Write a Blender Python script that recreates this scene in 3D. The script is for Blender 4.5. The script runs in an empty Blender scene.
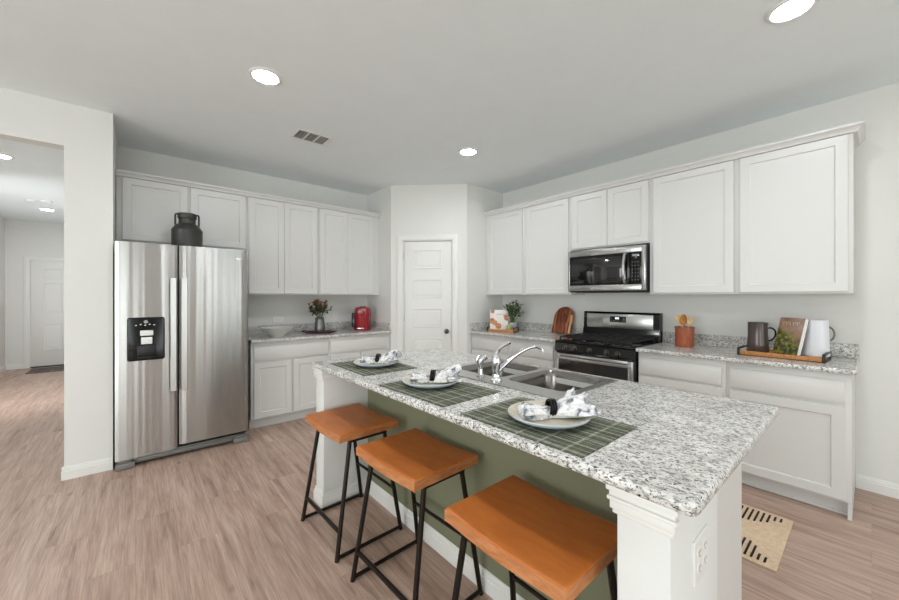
import bpy, bmesh, math, random
from mathutils import Vector, Matrix
PI = math.pi
R = math.radians
random.seed(7)
C = bpy.context.scene.collection
SC = bpy.context.scene

def lin(c):
    out = []
    for v in c[:3]:
        v /= 255.0
        out.append(v / 12.92 if v <= 0.04045 else ((v + 0.055) / 1.055) ** 2.4)
    return (out[0], out[1], out[2], 1.0)

# ------------------------------------------------------------------ camera, world, light, exposure
CAM_H = 1.3505
cam_d = bpy.data.cameras.new('camera')
cam_d.sensor_width = 36.0
cam_d.lens = 364.08 / 899.0 * 36.0
cam_d.shift_y = -3.25 / 899.0
cam_d.clip_start = 0.02
cam = bpy.data.objects.new('camera', cam_d)
C.objects.link(cam)
cam.location = (0, 0, CAM_H)
cam.rotation_euler = (R(90), 0, -0.7114)
SC.camera = cam

w = bpy.data.worlds.new('daylight')
SC.world = w
w.use_nodes = True
w.node_tree.nodes['Background'].inputs[0].default_value = (0.95, 0.98, 1.0, 1)
w.node_tree.nodes['Background'].inputs[1].default_value = 1.2

SC.view_settings.view_transform = 'Standard'
SC.view_settings.look = 'None'
SC.view_settings.gamma = 1
SC.view_settings.use_curve_mapping = False
SC.view_settings.exposure = -0.29

def area(name, loc, rot, sx, sy, power, color=(1, 1, 1)):
    d = bpy.data.lights.new(name, 'AREA')
    d.shape = 'RECTANGLE'
    d.size = sx
    d.size_y = sy
    d.energy = power
    d.color = color
    o = bpy.data.objects.new(name, d)
    C.objects.link(o)
    o.location = loc
    o.rotation_euler = rot
    return o

BACK_Y = -3.6          # wall behind the camera, with the windows
WEST_X = -4.2          # wall on the far left of the living side
WINS = [(-3.4, -2.0), (-1.75, -0.35), (1.15, 1.85), (2.1, 2.8)]
WZ0, WZ1 = 0.08, 2.15
DAY = 42.0
for k, (a, b) in enumerate(WINS):
    area('window_daylight', ((a + b) / 2, BACK_Y - 0.22, (WZ0 + WZ1) / 2), (R(93), 0, 0), b - a, WZ1 - WZ0, DAY * (b - a) / 1.0, (0.93, 0.975, 0.99))
area('west_window_fill', (WEST_X - 0.22, 0.6, 1.3), (R(90), 0, R(-90)), 3.2, 2.2, DAY * 4.2, (0.93, 0.975, 0.99))  # unseen west window's light, strengthened to brighten the walls under the cabinets
area('added_hall_fill', (-2.10, 6.6, 1.25), (R(83), 0, R(-22)), 1.8, 1.4, DAY * 1.35, (0.94, 0.97, 1.0))  # added fill light, turned towards the end wall to brighten the hall
LAMP = 230.0            # radiance of a recessed lamp lens

# ------------------------------------------------------------------ materials
def nodes(name):
    m = bpy.data.materials.new(name)
    m.use_nodes = True
    nt = m.node_tree
    return m, nt, nt.nodes['Principled BSDF']

def N(nt, t, **kw):
    n = nt.nodes.new(t)
    for k, v in kw.items():
        setattr(n, k, v)
    return n

def ramp(nt, stops, interp='LINEAR'):
    n = nt.nodes.new('ShaderNodeValToRGB')
    r = n.color_ramp
    r.interpolation = interp
    while len(r.elements) < len(stops):
        r.elements.new(0.5)
    for e, (p, c) in zip(r.elements, stops):
        e.position = p
        e.color = c
    return n

def coords(nt, scale=(1, 1, 1), rot=(0, 0, 0), out='Object'):
    tc = N(nt, 'ShaderNodeTexCoord')
    mp = N(nt, 'ShaderNodeMapping')
    mp.inputs['Scale'].default_value = scale
    mp.inputs['Rotation'].default_value = rot
    nt.links.new(tc.outputs[out], mp.inputs[0])
    return mp.outputs[0]

def noise(nt, vec, scale, detail=4, rough=0.55, dist=0.0):
    n = N(nt, 'ShaderNodeTexNoise')
    n.inputs['Scale'].default_value = scale
    n.inputs['Detail'].default_value = detail
    n.inputs['Roughness'].default_value = rough
    n.inputs['Distortion'].default_value = dist
    nt.links.new(vec, n.inputs['Vector'])
    return n

def mix(nt, fac, a, b, mode='MIX'):
    n = N(nt, 'ShaderNodeMix', data_type='RGBA', blend_type=mode)
    for sock, v in ((n.inputs[0], fac), (n.inputs[6], a), (n.inputs[7], b)):
        if hasattr(v, 'links'):
            nt.links.new(v, sock)
        else:
            sock.default_value = v
    return n.outputs[2]

def math_n(nt, op, a, b=0.0):
    n = N(nt, 'ShaderNodeMath', operation=op)
    for sock, v in ((n.inputs[0], a), (n.inputs[1], b)):
        if hasattr(v, 'links'):
            nt.links.new(v, sock)
        else:
            sock.default_value = v
    return n.outputs[0]

def bump(nt, b, height, strength, dist=0.002):
    n = N(nt, 'ShaderNodeBump')
    n.inputs['Strength'].default_value = strength
    n.inputs['Distance'].default_value = dist
    nt.links.new(height, n.inputs['Height'])
    nt.links.new(n.outputs[0], b.inputs['Normal'])

def flat(name, rgb, rough=0.5, metal=0.0, var=0.05, scale=25, spec=None, bmp=0.0, bscale=200, coat=0.0):
    """plain painted, plastic or metal surface with a slight procedural mottling"""
    m, nt, b = nodes(name)
    v = coords(nt)
    n = noise(nt, v, scale, 3)
    c = lin(rgb)
    d = tuple(x * (1 - var) for x in c[:3]) + (1,)
    rp = ramp(nt, [(0.3, d), (0.7, c)])
    nt.links.new(n.outputs['Fac'], rp.inputs[0])
    nt.links.new(rp.outputs[0], b.inputs['Base Color'])
    b.inputs['Roughness'].default_value = rough
    b.inputs['Metallic'].default_value = metal
    if coat:
        b.inputs['Coat Weight'].default_value = coat
        b.inputs['Coat Roughness'].default_value = 0.08
    if spec is not None:
        b.inputs['Specular IOR Level'].default_value = spec
    if bmp:
        bn = noise(nt, v, bscale, 2)
        bump(nt, b, bn.outputs['Fac'], bmp)
    return m

def glow(name, rgb, strength):
    m, nt, b = nodes(name)
    b.inputs['Base Color'].default_value = lin(rgb)
    b.inputs['Emission Color'].default_value = lin(rgb)
    b.inputs['Emission Strength'].default_value = strength
    return m

def granite():
    m, nt, b = nodes('granite')
    v = coords(nt, (1.0, 0.62, 1.0), (0, 0, R(25)))
    base = noise(nt, v, 16, 5, 0.6)
    r0 = ramp(nt, [(0.35, lin((198, 195, 189))), (0.55, lin((229, 227, 223)))])
    nt.links.new(base.outputs['Fac'], r0.inputs[0])
    mid = noise(nt, v, 110, 3, 0.6, 0.6)
    r1 = ramp(nt, [(0.50, (0, 0, 0, 1)), (0.60, (1, 1, 1, 1))])
    nt.links.new(mid.outputs['Fac'], r1.inputs[0])
    c1 = mix(nt, r1.outputs[0], r0.outputs[0], lin((152, 150, 146)))
    drk = noise(nt, v, 165, 3, 0.6, 0.7)
    r2 = ramp(nt, [(0.57, (0, 0, 0, 1)), (0.615, (1, 1, 1, 1))])
    nt.links.new(drk.outputs['Fac'], r2.inputs[0])
    c2 = mix(nt, r2.outputs[0], c1, lin((52, 50, 50)))
    nt.links.new(c2, b.inputs['Base Color'])
    b.inputs['Roughness'].default_value = 0.16
    b.inputs['Specular IOR Level'].default_value = 0.45
    return m

def planks():
    m, nt, b = nodes('vinyl_plank_floor')
    v = coords(nt, (1, 1, 1), (0, 0, R(90)))
    br = N(nt, 'ShaderNodeTexBrick')
    br.offset = 0.37
    br.offset_frequency = 2
    br.inputs['Scale'].default_value = 1.0
    br.inputs['Brick Width'].default_value = 1.22
    br.inputs['Row Height'].default_value = 0.185
    br.inputs['Mortar Size'].default_value = 0.0008
    br.inputs['Mortar Smooth'].default_value = 0.3
    br.inputs['Bias'].default_value = 0.0
    br.inputs['Color1'].default_value = (0.0, 0.0, 0.0, 1)
    br.inputs['Color2'].default_value = (1, 1, 1, 1)
    br.inputs['Mortar'].default_value = (0.3, 0.3, 0.3, 1)
    nt.links.new(v, br.inputs['Vector'])
    # grain: noise stretched along each plank, offset per plank by its brick value
    off = N(nt, 'ShaderNodeVectorMath', operation='MULTIPLY_ADD')
    nt.links.new(br.outputs['Color'], off.inputs[0])
    off.inputs[1].default_value = (3.7, 5.1, 2.3)
    nt.links.new(v, off.inputs[2])
    mp = N(nt, 'ShaderNodeMapping')
    mp.inputs['Scale'].default_value = (0.7, 8.5, 1.0)
    nt.links.new(off.outputs[0], mp.inputs[0])
    g1 = noise(nt, mp.outputs[0], 2.2, 7, 0.66, 0.5)
    mp2 = N(nt, 'ShaderNodeMapping')
    mp2.inputs['Scale'].default_value = (2.2, 70.0, 1.0)
    nt.links.new(off.outputs[0], mp2.inputs[0])
    g2 = noise(nt, mp2.outputs[0], 2.5, 5, 0.6, 0.3)
    rp = ramp(nt, [(0.27, lin((134, 106, 92))), (0.40, lin((180, 151, 135))), (0.56, lin((201, 173, 157))), (0.75, lin((217, 193, 178)))])
    nt.links.new(g1.outputs['Fac'], rp.inputs[0])
    r2 = ramp(nt, [(0.32, (0.76, 0.73, 0.71, 1)), (0.60, (1, 1, 1, 1))])
    nt.links.new(g2.outputs['Fac'], r2.inputs[0])
    c = mix(nt, 1.0, rp.outputs[0], r2.outputs[0], 'MULTIPLY')
    # cathedral grain: contour lines of a slow noise, and a few knots
    mp3 = N(nt, 'ShaderNodeMapping')
    mp3.inputs['Scale'].default_value = (0.32, 4.6, 1.0)
    nt.links.new(off.outputs[0], mp3.inputs[0])
    g3 = noise(nt, mp3.outputs[0], 1.5, 1, 0.4, 0.15)
    fr_ = math_n(nt, 'PINGPONG', math_n(nt, 'MULTIPLY', g3.outputs['Fac'], 18.0), 1.0)
    r3 = ramp(nt, [(0.0, (0.80, 0.78, 0.76, 1)), (0.35, (1, 1, 1, 1)), (1.0, (1.03, 1.03, 1.03, 1))])
    nt.links.new(fr_, r3.inputs[0])
    c = mix(nt, 0.5, c, r3.outputs[0], 'MULTIPLY')
    vo = N(nt, 'ShaderNodeTexVoronoi')
    vo.inputs['Scale'].default_value = 1.0
    mp4 = N(nt, 'ShaderNodeMapping')
    mp4.inputs['Scale'].default_value = (1.7, 3.4, 1.0)
    nt.links.new(off.outputs[0], mp4.inputs[0])
    nt.links.new(mp4.outputs[0], vo.inputs['Vector'])
    r4 = ramp(nt, [(0.02, (0.55, 0.50, 0.46, 1)), (0.075, (1, 1, 1, 1))])
    nt.links.new(vo.outputs['Distance'], r4.inputs[0])
    c = mix(nt, 0.8, c, r4.outputs[0], 'MULTIPLY')
    pt = ramp(nt, [(0.0, (0.93, 0.925, 0.92, 1)), (1.0, (1.03, 1.03, 1.03, 1))])
    nt.links.new(br.outputs['Color'], pt.inputs[0])
    c = mix(nt, 1.0, c, pt.outputs[0], 'MULTIPLY')
    c = mix(nt, br.outputs['Fac'], c, lin((158, 131, 116)))
    nt.links.new(c, b.inputs['Base Color'])
    b.inputs['Roughness'].default_value = 0.42
    bump(nt, b, g2.outputs['Fac'], 0.12, 0.002)
    return m

def wood(name, dark, light, scale=(3, 30, 3), rough=0.45, rot=(0, 0, 0), sharp=(0.35, 0.65), coat=0.0):
    m, nt, b = nodes(name)
    v = coords(nt, scale, rot)
    n = noise(nt, v, 2.0, 5, 0.6, 1.0)
    rp = ramp(nt, [(sharp[0], lin(dark)), (sharp[1], lin(light))])
    nt.links.new(n.outputs['Fac'], rp.inputs[0])
    nt.links.new(rp.outputs[0], b.inputs['Base Color'])
    b.inputs['Roughness'].default_value = rough
    b.inputs['Coat Weight'].default_value = coat
    return m

ANR = 0.25
def steel(name, rgb, rough, aniso=0.0, wave=0.0, bscale=(1, 1, 1)):
    m, nt, b = nodes(name)
    v = coords(nt, (300, 300, 1.5))
    n = noise(nt, v, 3, 3)
    c = lin(rgb)
    rp = ramp(nt, [(0.3, tuple(x * 0.92 for x in c[:3]) + (1,)), (0.7, c)])
    nt.links.new(n.outputs['Fac'], rp.inputs[0])
    nt.links.new(rp.outputs[0], b.inputs['Base Color'])
    b.inputs['Metallic'].default_value = 1.0
    b.inputs['Roughness'].default_value = rough
    if aniso:
        b.inputs['Anisotropic'].default_value = aniso
        b.inputs['Anisotropic Rotation'].default_value = ANR
        tg = N(nt, 'ShaderNodeTangent', direction_type='RADIAL', axis='Z')
        nt.links.new(tg.outputs[0], b.inputs['Tangent'])
    if wave:
        v2 = coords(nt, bscale)
        n2 = noise(nt, v2, 1.0, 2, 0.4)
        bump(nt, b, n2.outputs['Fac'], wave, 0.05)
    return m

def plaid():
    m, nt, b = nodes('plaid_cloth')
    tc = N(nt, 'ShaderNodeTexCoord')
    sp = N(nt, 'ShaderNodeSeparateXYZ')
    wob = noise(nt, coords(nt, (9, 9, 0.1)), 1.6, 2)
    off = N(nt, 'ShaderNodeVectorMath', operation='MULTIPLY_ADD')
    nt.links.new(wob.outputs['Fac'], off.inputs[0])
    off.inputs[1].default_value = (0.006, 0.006, 0)
    nt.links.new(tc.outputs['Object'], off.inputs[2])
    nt.links.new(off.outputs[0], sp.inputs[0])
    thread = noise(nt, coords(nt, (40, 12, 1)), 3, 4, 0.7)
    tr_ = ramp(nt, [(0.35, (0.25, 0.25, 0.25, 1)), (0.65, (1, 1, 1, 1))])
    nt.links.new(thread.outputs['Fac'], tr_.inputs[0])
    base = noise(nt, coords(nt, (60, 60, 60)), 4, 2)
    rp = ramp(nt, [(0.3, lin((66, 68, 52))), (0.7, lin((88, 90, 70)))])
    nt.links.new(base.outputs['Fac'], rp.inputs[0])
    col = rp.outputs[0]
    def band(axis, period, width, shift):
        f = math_n(nt, 'FRACT', math_n(nt, 'MULTIPLY_ADD', sp.outputs[axis], 1.0 / period))
        n = f.node
        n.inputs[0].links[0].from_node.inputs[2].default_value = shift
        return math_n(nt, 'LESS_THAN', f, width)
    for ax, p, wd, sh, rgb, s in ((0, 0.115, 0.42, 0.1, (112, 112, 84), 0.45), (1, 0.115, 0.42, 0.35, (56, 62, 56), 0.5),
                                  (0, 0.053, 0.16, 0.0, (200, 204, 188), 0.8), (1, 0.083, 0.09, 0.2, (194, 200, 184), 0.75), (0, 0.077, 0.30, 0.6, (40, 44, 36), 0.7), (0, 0.031, 0.2, 0.3, (176, 180, 160), 0.6),
                                  (0, 0.0125, 0.24, 0.5, (124, 130, 112), 0.5), (1, 0.0163, 0.2, 0.5, (118, 122, 104), 0.4), (0, 0.0213, 0.16, 0.4, (44, 48, 42), 0.6), (1, 0.029, 0.14, 0.7, (46, 50, 44), 0.5)):
        col = mix(nt, math_n(nt, 'MULTIPLY', math_n(nt, 'MULTIPLY', band(ax, p, wd, sh), s), tr_.outputs[0]), col, lin(rgb))
    nt.links.new(col, b.inputs['Base Color'])
    b.inputs['Roughness'].default_value = 0.85
    bump(nt, b, base.outputs['Fac'], 0.3, 0.001)
    return m

def patch(name, stops, scale, rough=0.7, detail=3, dist=0.0):
    m, nt, b = nodes(name)
    n = noise(nt, coords(nt), scale, detail, 0.6, dist)
    rp = ramp(nt, [(p, lin(c)) for p, c in stops])
    nt.links.new(n.outputs['Fac'], rp.inputs[0])
    nt.links.new(rp.outputs[0], b.inputs['Base Color'])
    b.inputs['Roughness'].default_value = rough
    return m

def food_cover():
    """white page with round food dishes on it"""
    m, nt, b = nodes('recipe_cover')
    v = coords(nt, (10, 10, 10))
    vo = N(nt, 'ShaderNodeTexVoronoi')
    vo.inputs['Scale'].default_value = 1.0
    nt.links.new(v, vo.inputs['Vector'])
    disk = ramp(nt, [(0.36, (1, 1, 1, 1)), (0.42, (0, 0, 0, 1))])
    nt.links.new(vo.outputs['Distance'], disk.inputs[0])
    n = noise(nt, v, 3.5, 3)
    food = ramp(nt, [(0.35, lin((150, 80, 40))), (0.5, lin((206, 134, 84))), (0.65, lin((146, 140, 80)))])
    nt.links.new(n.outputs['Fac'], food.inputs[0])
    c = mix(nt, disk.outputs[0], lin((232, 226, 220)), food.outputs[0])
    nt.links.new(c, b.inputs['Base Color'])
    b.inputs['Roughness'].default_value = 0.4
    return m

def garden_cover():
    """warm brown photograph with green and golden leaves low on the cover"""
    m, nt, b = nodes('garden_cover')
    tc = N(nt, 'ShaderNodeTexCoord')
    sp = N(nt, 'ShaderNodeSeparateXYZ')
    nt.links.new(tc.outputs['Object'], sp.inputs[0])
    v = coords(nt, (1, 1, 1))
    n = noise(nt, v, 14, 4)
    back = ramp(nt, [(0.3, lin((104, 84, 72))), (0.7, lin((168, 132, 108)))])
    nt.links.new(n.outputs['Fac'], back.inputs[0])
    n2 = noise(nt, v, 45, 4, 0.7)
    leaf = ramp(nt, [(0.38, lin((34, 30, 20))), (0.5, lin((84, 92, 40))), (0.62, lin((150, 140, 66))), (0.7, lin((172, 92, 60)))])
    nt.links.new(n2.outputs['Fac'], leaf.inputs[0])
    # leaves crowd the lower left of the page
    s = math_n(nt, 'ADD', math_n(nt, 'MULTIPLY_ADD', sp.outputs[2], -6.0), math_n(nt, 'MULTIPLY', sp.outputs[0], -4.2))
    s.node.inputs[0].links[0].from_node.inputs[2].default_value = 0.28
    s = math_n(nt, 'ADD', s, math_n(nt, 'MULTIPLY', n2.outputs['Fac'], 2.2))
    k = ramp(nt, [(0.10, (0, 0, 0, 1)), (0.22, (1, 1, 1, 1))])
    nt.links.new(s, k.inputs[0])
    c = mix(nt, k.outputs[0], back.outputs[0], leaf.outputs[0])
    nt.links.new(c, b.inputs['Base Color'])
    b.inputs['Roughness'].default_value = 0.3
    return m

def stripes_board():
    """cutting board glued up from strips of different woods"""
    m, nt, b = nodes('striped_hardwood')
    v = coords(nt, (22, 2, 2))
    n = noise(nt, v, 1.2, 2)
    rp = ramp(nt, [(0.0, lin((112, 52, 30))), (0.42, lin((140, 72, 42))), (0.5, lin((96, 44, 28))), (0.58, lin((176, 110, 66)))], 'CONSTANT')
    nt.links.new(n.outputs['Fac'], rp.inputs[0])
    n2 = noise(nt, coords(nt, (70, 5, 5)), 2, 4)
    r2 = ramp(nt, [(0.3, (0.7, 0.68, 0.66, 1)), (0.7, (1.1, 1.08, 1.05, 1))])
    nt.links.new(n2.outputs['Fac'], r2.inputs[0])
    c = mix(nt, 1.0, rp.outputs[0], r2.outputs[0], 'MULTIPLY')
    nt.links.new(c, b.inputs['Base Color'])
    b.inputs['Roughness'].default_value = 0.3
    return m

def glass_pane(name):
    m = bpy.data.materials.new(name)
    m.use_nodes = True
    nt = m.node_tree
    nt.nodes.remove(nt.nodes['Principled BSDF'])
    t = N(nt, 'ShaderNodeBsdfTransparent')
    t.inputs[0].default_value = (0.97, 0.985, 0.98, 1)
    g = N(nt, 'ShaderNodeBsdfGlossy')
    g.inputs['Roughness'].default_value = 0.02
    mx = N(nt, 'ShaderNodeMixShader')
    mx.inputs[0].default_value = 0.06
    nt.links.new(t.outputs[0], mx.inputs[1])
    nt.links.new(g.outputs[0], mx.inputs[2])
    nt.links.new(mx.outputs[0], nt.nodes['Material Output'].inputs[0])
    return m

M = {}
M['wall'] = flat('wall_paint', (228, 227, 223), 0.85, var=0.015, scale=3, bmp=0.12, bscale=160)
M['ceiling'] = flat('ceiling_paint', (240, 246, 247), 0.9, var=0.02, scale=5, bmp=0.25, bscale=110)
M['trim'] = flat('white_trim', (232, 231, 227), 0.4, var=0.01)
M['cab'] = flat('cabinet_paint', (221, 220, 217), 0.38, var=0.012, scale=6)
M['green'] = flat('olive_wall_paint', (122, 123, 98), 0.8, var=0.03, scale=6, bmp=0.15, bscale=160)
M['column'] = flat('white_textured_drywall', (228, 228, 226), 0.8, var=0.015, scale=8, bmp=0.5, bscale=90)
M['granite'] = granite()
M['floor'] = planks()
M['steel_door'] = steel('brushed_steel_door', (182, 181, 178), 0.27, 0.88, 0.16, (8.0, 8.0, 0.12))
M['steel'] = steel('brushed_steel', (190, 190, 187), 0.25)
M['steel_light'] = steel('pale_brushed_steel', (214, 214, 212), 0.36)
M['grille'] = flat('grey_painted_metal', (128, 128, 124), 0.45, 0.3)
M['steel_bowl'] = steel('satin_steel', (140, 136, 133), 0.2)
M['chrome'] = flat('chrome', (225, 226, 228), 0.06, 1.0, var=0.02)
M['steel_dark'] = flat('grey_appliance_side', (60, 60, 60), 0.5, 0.2)
M['black_gloss'] = flat('black_gloss', (11, 11, 12), 0.12, var=0.1, spec=0.35)
M['black_glass'] = flat('smoked_glass', (26, 26, 25), 0.05, var=0.05, spec=0.8)
M['black'] = flat('black_plastic', (20, 20, 21), 0.4, var=0.1)
M['iron'] = flat('cast_iron', (26, 26, 27), 0.6, var=0.2, bmp=0.2)
M['bronze'] = flat('dark_bronze_steel', (40, 32, 28), 0.4, 0.6, var=0.15)
M['nickel'] = flat('dark_nickel', (90, 84, 78), 0.25, 1.0)
M['seat'] = wood('stained_seat_wood', (182, 100, 40), (200, 117, 52), (9, 2.5, 8), 0.42, sharp=(0.3, 0.7))
M['seat_edge'] = wood('seat_edge_wood', (176, 106, 58), (202, 138, 90), (6, 6, 20), 0.5)
M['plaid'] = plaid()
M['stoneware'] = patch('glazed_stoneware', [(0.35, (196, 186, 162)), (0.6, (214, 208, 194))], 18, 0.3)
M['stoneware_rim'] = flat('pale_blue_glaze', (196, 206, 214), 0.3, var=0.06)
M['napkin'] = patch('printed_linen', [(0.36, (110, 112, 118)), (0.44, (198, 198, 202)), (0.56, (238, 236, 234)), (0.66, (224, 224, 226))], 38, 0.85, 3, 0.5)
M['ring'] = flat('black_wire', (22, 20, 22), 0.35, 0.5)
M['jug'] = flat('charcoal_enamel', (58, 58, 54), 0.45, 0.2, var=0.15)
M['red'] = flat('red_plastic', (158, 16, 34), 0.25, var=0.08, coat=0.5)
M['tank'] = flat('smoked_tank', (34, 38, 40), 0.1, coat=0.4)
M['wood_tray'] = wood('acacia', (160, 98, 48), (206, 146, 84), (40, 4, 40), 0.45)
M['crock'] = wood('red_wood_crock', (142, 68, 42), (178, 102, 70), (30, 30, 3), 0.4)
M['spoon_dark'] = wood('amber_spoon_wood', (160, 96, 30), (196, 126, 48), (30, 30, 4), 0.5)
M['spoon_pale'] = wood('pale_spoon_wood', (206, 170, 118), (226, 196, 150), (30, 30, 4), 0.55)
M['mug_dark'] = flat('grey_brown_glaze', (92, 82, 78), 0.2, 0.3, var=0.1)
M['white_glaze'] = flat('white_enamel', (226, 226, 230), 0.3, var=0.02)
M['grey_handle'] = flat('grey_metal_handle', (120, 114, 106), 0.4, 0.6)
M['paper'] = flat('page_edges', (236, 234, 230), 0.8, var=0.05, scale=200)
M['garden'] = garden_cover()
M['recipe'] = food_cover()
M['book_board'] = flat('dark_book_back', (60, 50, 46), 0.5)
M['title'] = flat('cream_print', (214, 196, 170), 0.6)
M['board'] = stripes_board()
M['board_pale'] = wood('pale_maple', (196, 158, 112), (218, 186, 142), (30, 4, 4), 0.45)
M['leaf'] = patch('leaf_green', [(0.3, (40, 66, 30)), (0.55, (78, 106, 48)), (0.75, (116, 140, 74))], 30, 0.5)
M['leaf_dark'] = patch('dark_foliage', [(0.3, (44, 54, 44)), (0.55, (84, 90, 62)), (0.72, (136, 122, 70))], 40, 0.55)
M['petal'] = patch('rust_petals', [(0.3, (120, 50, 36)), (0.5, (160, 100, 50)), (0.7, (176, 150, 70))], 40, 0.6)
M['pot'] = flat('pale_pot', (200, 206, 216), 0.4)
M['candle'] = flat('olive_candle', (170, 168, 96), 0.25, coat=0.3)
M['vase'] = flat('brushed_pewter', (128, 130, 128), 0.32, 0.8, var=0.15)
M['plum'] = flat('plum_lacquer', (92, 34, 48), 0.3, var=0.15)
M['bowl'] = flat('off_white_ceramic', (228, 226, 219), 0.35, var=0.04)
M['jute'] = patch('jute_weave', [(0.3, (204, 176, 144)), (0.7, (226, 202, 174))], 60, 0.95, 5)
M['jute_dark'] = flat('black_yarn', (40, 26, 20), 0.95)
M['mat_grey'] = patch('grey_doormat', [(0.35, (72, 66, 64)), (0.65, (120, 112, 106))], 20, 0.95)
M['plate_white'] = flat('white_cover_plate', (236, 236, 233), 0.35, var=0.01)
M['slot'] = flat('outlet_slots', (120, 118, 114), 0.6)
M['lens'] = glow('lamp_lens', (248, 251, 255), LAMP)
M['display'] = glow('lit_display', (225, 240, 245), 1.6)
M['pane'] = glass_pane('window_pane')
M['vent_dark'] = flat('vent_shadow_metal', (120, 119, 115), 0.6)
M['water_glass'] = flat('clear_panel', (180, 182, 182), 0.1, 0.6)

# ------------------------------------------------------------------ mesh helpers
class MB:
    def __init__(s):
        s.bm = bmesh.new()

    def merge(s, t, mi=0, mat=None):
        vs = [s.bm.verts.new(mat @ v.co if mat else v.co) for v in t.verts]
        for i, v in enumerate(t.verts):
            v.index = i
        for f in t.faces:
            try:
                nf = s.bm.faces.new([vs[v.index] for v in f.verts])
                nf.material_index = mi
            except ValueError:
                pass
        t.free()
        return s

    def box(s, x0, y0, z0, x1, y1, z1, bev=0.0, mi=0, mat=None, seg=2):
        t = bmesh.new()
        bmesh.ops.create_cube(t, size=1)
        dx, dy, dz = abs(x1 - x0), abs(y1 - y0), abs(z1 - z0)
        for v in t.verts:
            v.co = Vector(((x0 + x1) / 2 + v.co.x * dx, (y0 + y1) / 2 + v.co.y * dy, (z0 + z1) / 2 + v.co.z * dz))
        if bev:
            bev = min(bev, 0.45 * min(dx, dy, dz))
            bmesh.ops.bevel(t, geom=t.edges[:], offset=bev, segments=seg, affect='EDGES', profile=0.5)
        return s.merge(t, mi, mat)

    def rings(s, rings, mi=0, caps=True, mat=None, close=True):
        """loft a list of equally long point rings"""
        t = bmesh.new()
        rv = [[t.verts.new(p) for p in r] for r in rings]
        n = len(rings[0])
        for a, b in zip(rv, rv[1:]):
            for i in range(n if close else n - 1):
                j = (i + 1) % n
                t.faces.new((a[i], a[j], b[j], b[i]))
        if caps and close:
            t.faces.new(rv[0][::-1])
            t.faces.new(rv[-1])
        return s.merge(t, mi, mat)

    def lathe(s, prof, seg=32, mi=0, mat=None, c=(0, 0), caps=True):
        rings = []
        for r, z in prof:
            r = max(r, 0.0004)
            rings.append([(c[0] + r * math.cos(2 * PI * k / seg), c[1] + r * math.sin(2 * PI * k / seg), z) for k in range(seg)])
        return s.rings(rings, mi, caps, mat)

    def tube(s, pts, r, seg=10, mi=0, closed=False, mat=None):
        pts = [Vector(p) for p in pts]
        n = len(pts)
        rs = r if isinstance(r, (list, tuple)) else [r] * n
        rings = []
        up = None
        for i, p in enumerate(pts):
            a = pts[i - 1] if (i or closed) else p
            b = pts[(i + 1) % n] if (i < n - 1 or closed) else p
            d = (b - a).normalized()
            if up is None:
                up = Vector((0, 0, 1)) if abs(d.z) < 0.9 else Vector((1, 0, 0))
            u = d.cross(up).normalized()
            up = u.cross(d).normalized()
            rings.append([p + rs[i] * (math.cos(2 * PI * k / seg) * u + math.sin(2 * PI * k / seg) * up) for k in range(seg)])
        if closed:
            rings.append(rings[0])
        return s.rings(rings, mi, not closed, mat)

    def sweep(s, prof, axis, a, b, mi=0, mat=None):
        """extrude a closed 2D profile; axis 'x': prof is (y,z); axis 'y': prof is (x,z); axis 'z': prof is (x,y)"""
        def p3(q, t):
            return {'x': (t, q[0], q[1]), 'y': (q[0], t, q[1]), 'z': (q[0], q[1], t)}[axis]
        return s.rings([[p3(q, a) for q in prof], [p3(q, b) for q in prof]], mi, True, mat)

    def out(s, name, mats, parent=None, angle=32, weld=False):
        bm = s.bm
        if weld:
            bmesh.ops.remove_doubles(bm, verts=bm.verts[:], dist=0.00005)
        bmesh.ops.recalc_face_normals(bm, faces=bm.faces[:])
        me = bpy.data.meshes.new(name)
        bm.to_mesh(me)
        bm.free()
        for p in me.polygons:
            p.use_smooth = True
        me.set_sharp_from_angle(angle=R(angle))
        for m in (mats if isinstance(mats, (list, tuple)) else [mats]):
            me.materials.append(m)
        o = bpy.data.objects.new(name, me)
        C.objects.link(o)
        if parent:
            o.parent = parent
        return o

def spline(pts, n=8):
    pts = [Vector(p) for p in pts]
    out = []
    P = [pts[0]] + pts + [pts[-1]]
    for i in range(1, len(P) - 2):
        p0, p1, p2, p3 = P[i - 1], P[i], P[i + 1], P[i + 2]
        for k in range(n):
            t = k / n
            out.append(0.5 * ((2 * p1) + (p2 - p0) * t + (2 * p0 - 5 * p1 + 4 * p2 - p3) * t * t + (3 * p1 - p0 - 3 * p2 + p3) * t ** 3))
    out.append(pts[-1])
    return out

def rrect(x0, y0, x1, y1, r, n=6):
    out = []
    for cx, cy, a0 in ((x1 - r, y1 - r, 0), (x0 + r, y1 - r, 90), (x0 + r, y0 + r, 180), (x1 - r, y0 + r, 270)):
        for k in range(n + 1):
            a = R(a0 + 90 * k / n)
            out.append((cx + r * math.cos(a), cy + r * math.sin(a)))
    return out

def tag(o, label, cat, group=None):
    o['label'] = label
    o['category'] = cat
    if group:
        o['group'] = group
    return o

def thing(name, label, cat, loc=(0, 0, 0), rz=0.0, group=None):
    o = bpy.data.objects.new(name, None)
    o.empty_display_size = 0.1
    C.objects.link(o)
    o.location = loc
    o.rotation_euler = (0, 0, rz)
    return tag(o, label, cat, group)

def struct(o):
    o['kind'] = 'structure'
    return o

def dup(root, loc, rz, label, group=None):
    r = root.copy()
    C.objects.link(r)
    r.location = loc
    r.rotation_euler = (0, 0, rz)
    r['label'] = label
    if group:
        r['group'] = group
    for ch in list(root.children):
        c = ch.copy()
        C.objects.link(c)
        c.parent = r
        for g in list(ch.children):
            d = g.copy()
            C.objects.link(d)
            d.parent = c
    return r

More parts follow.
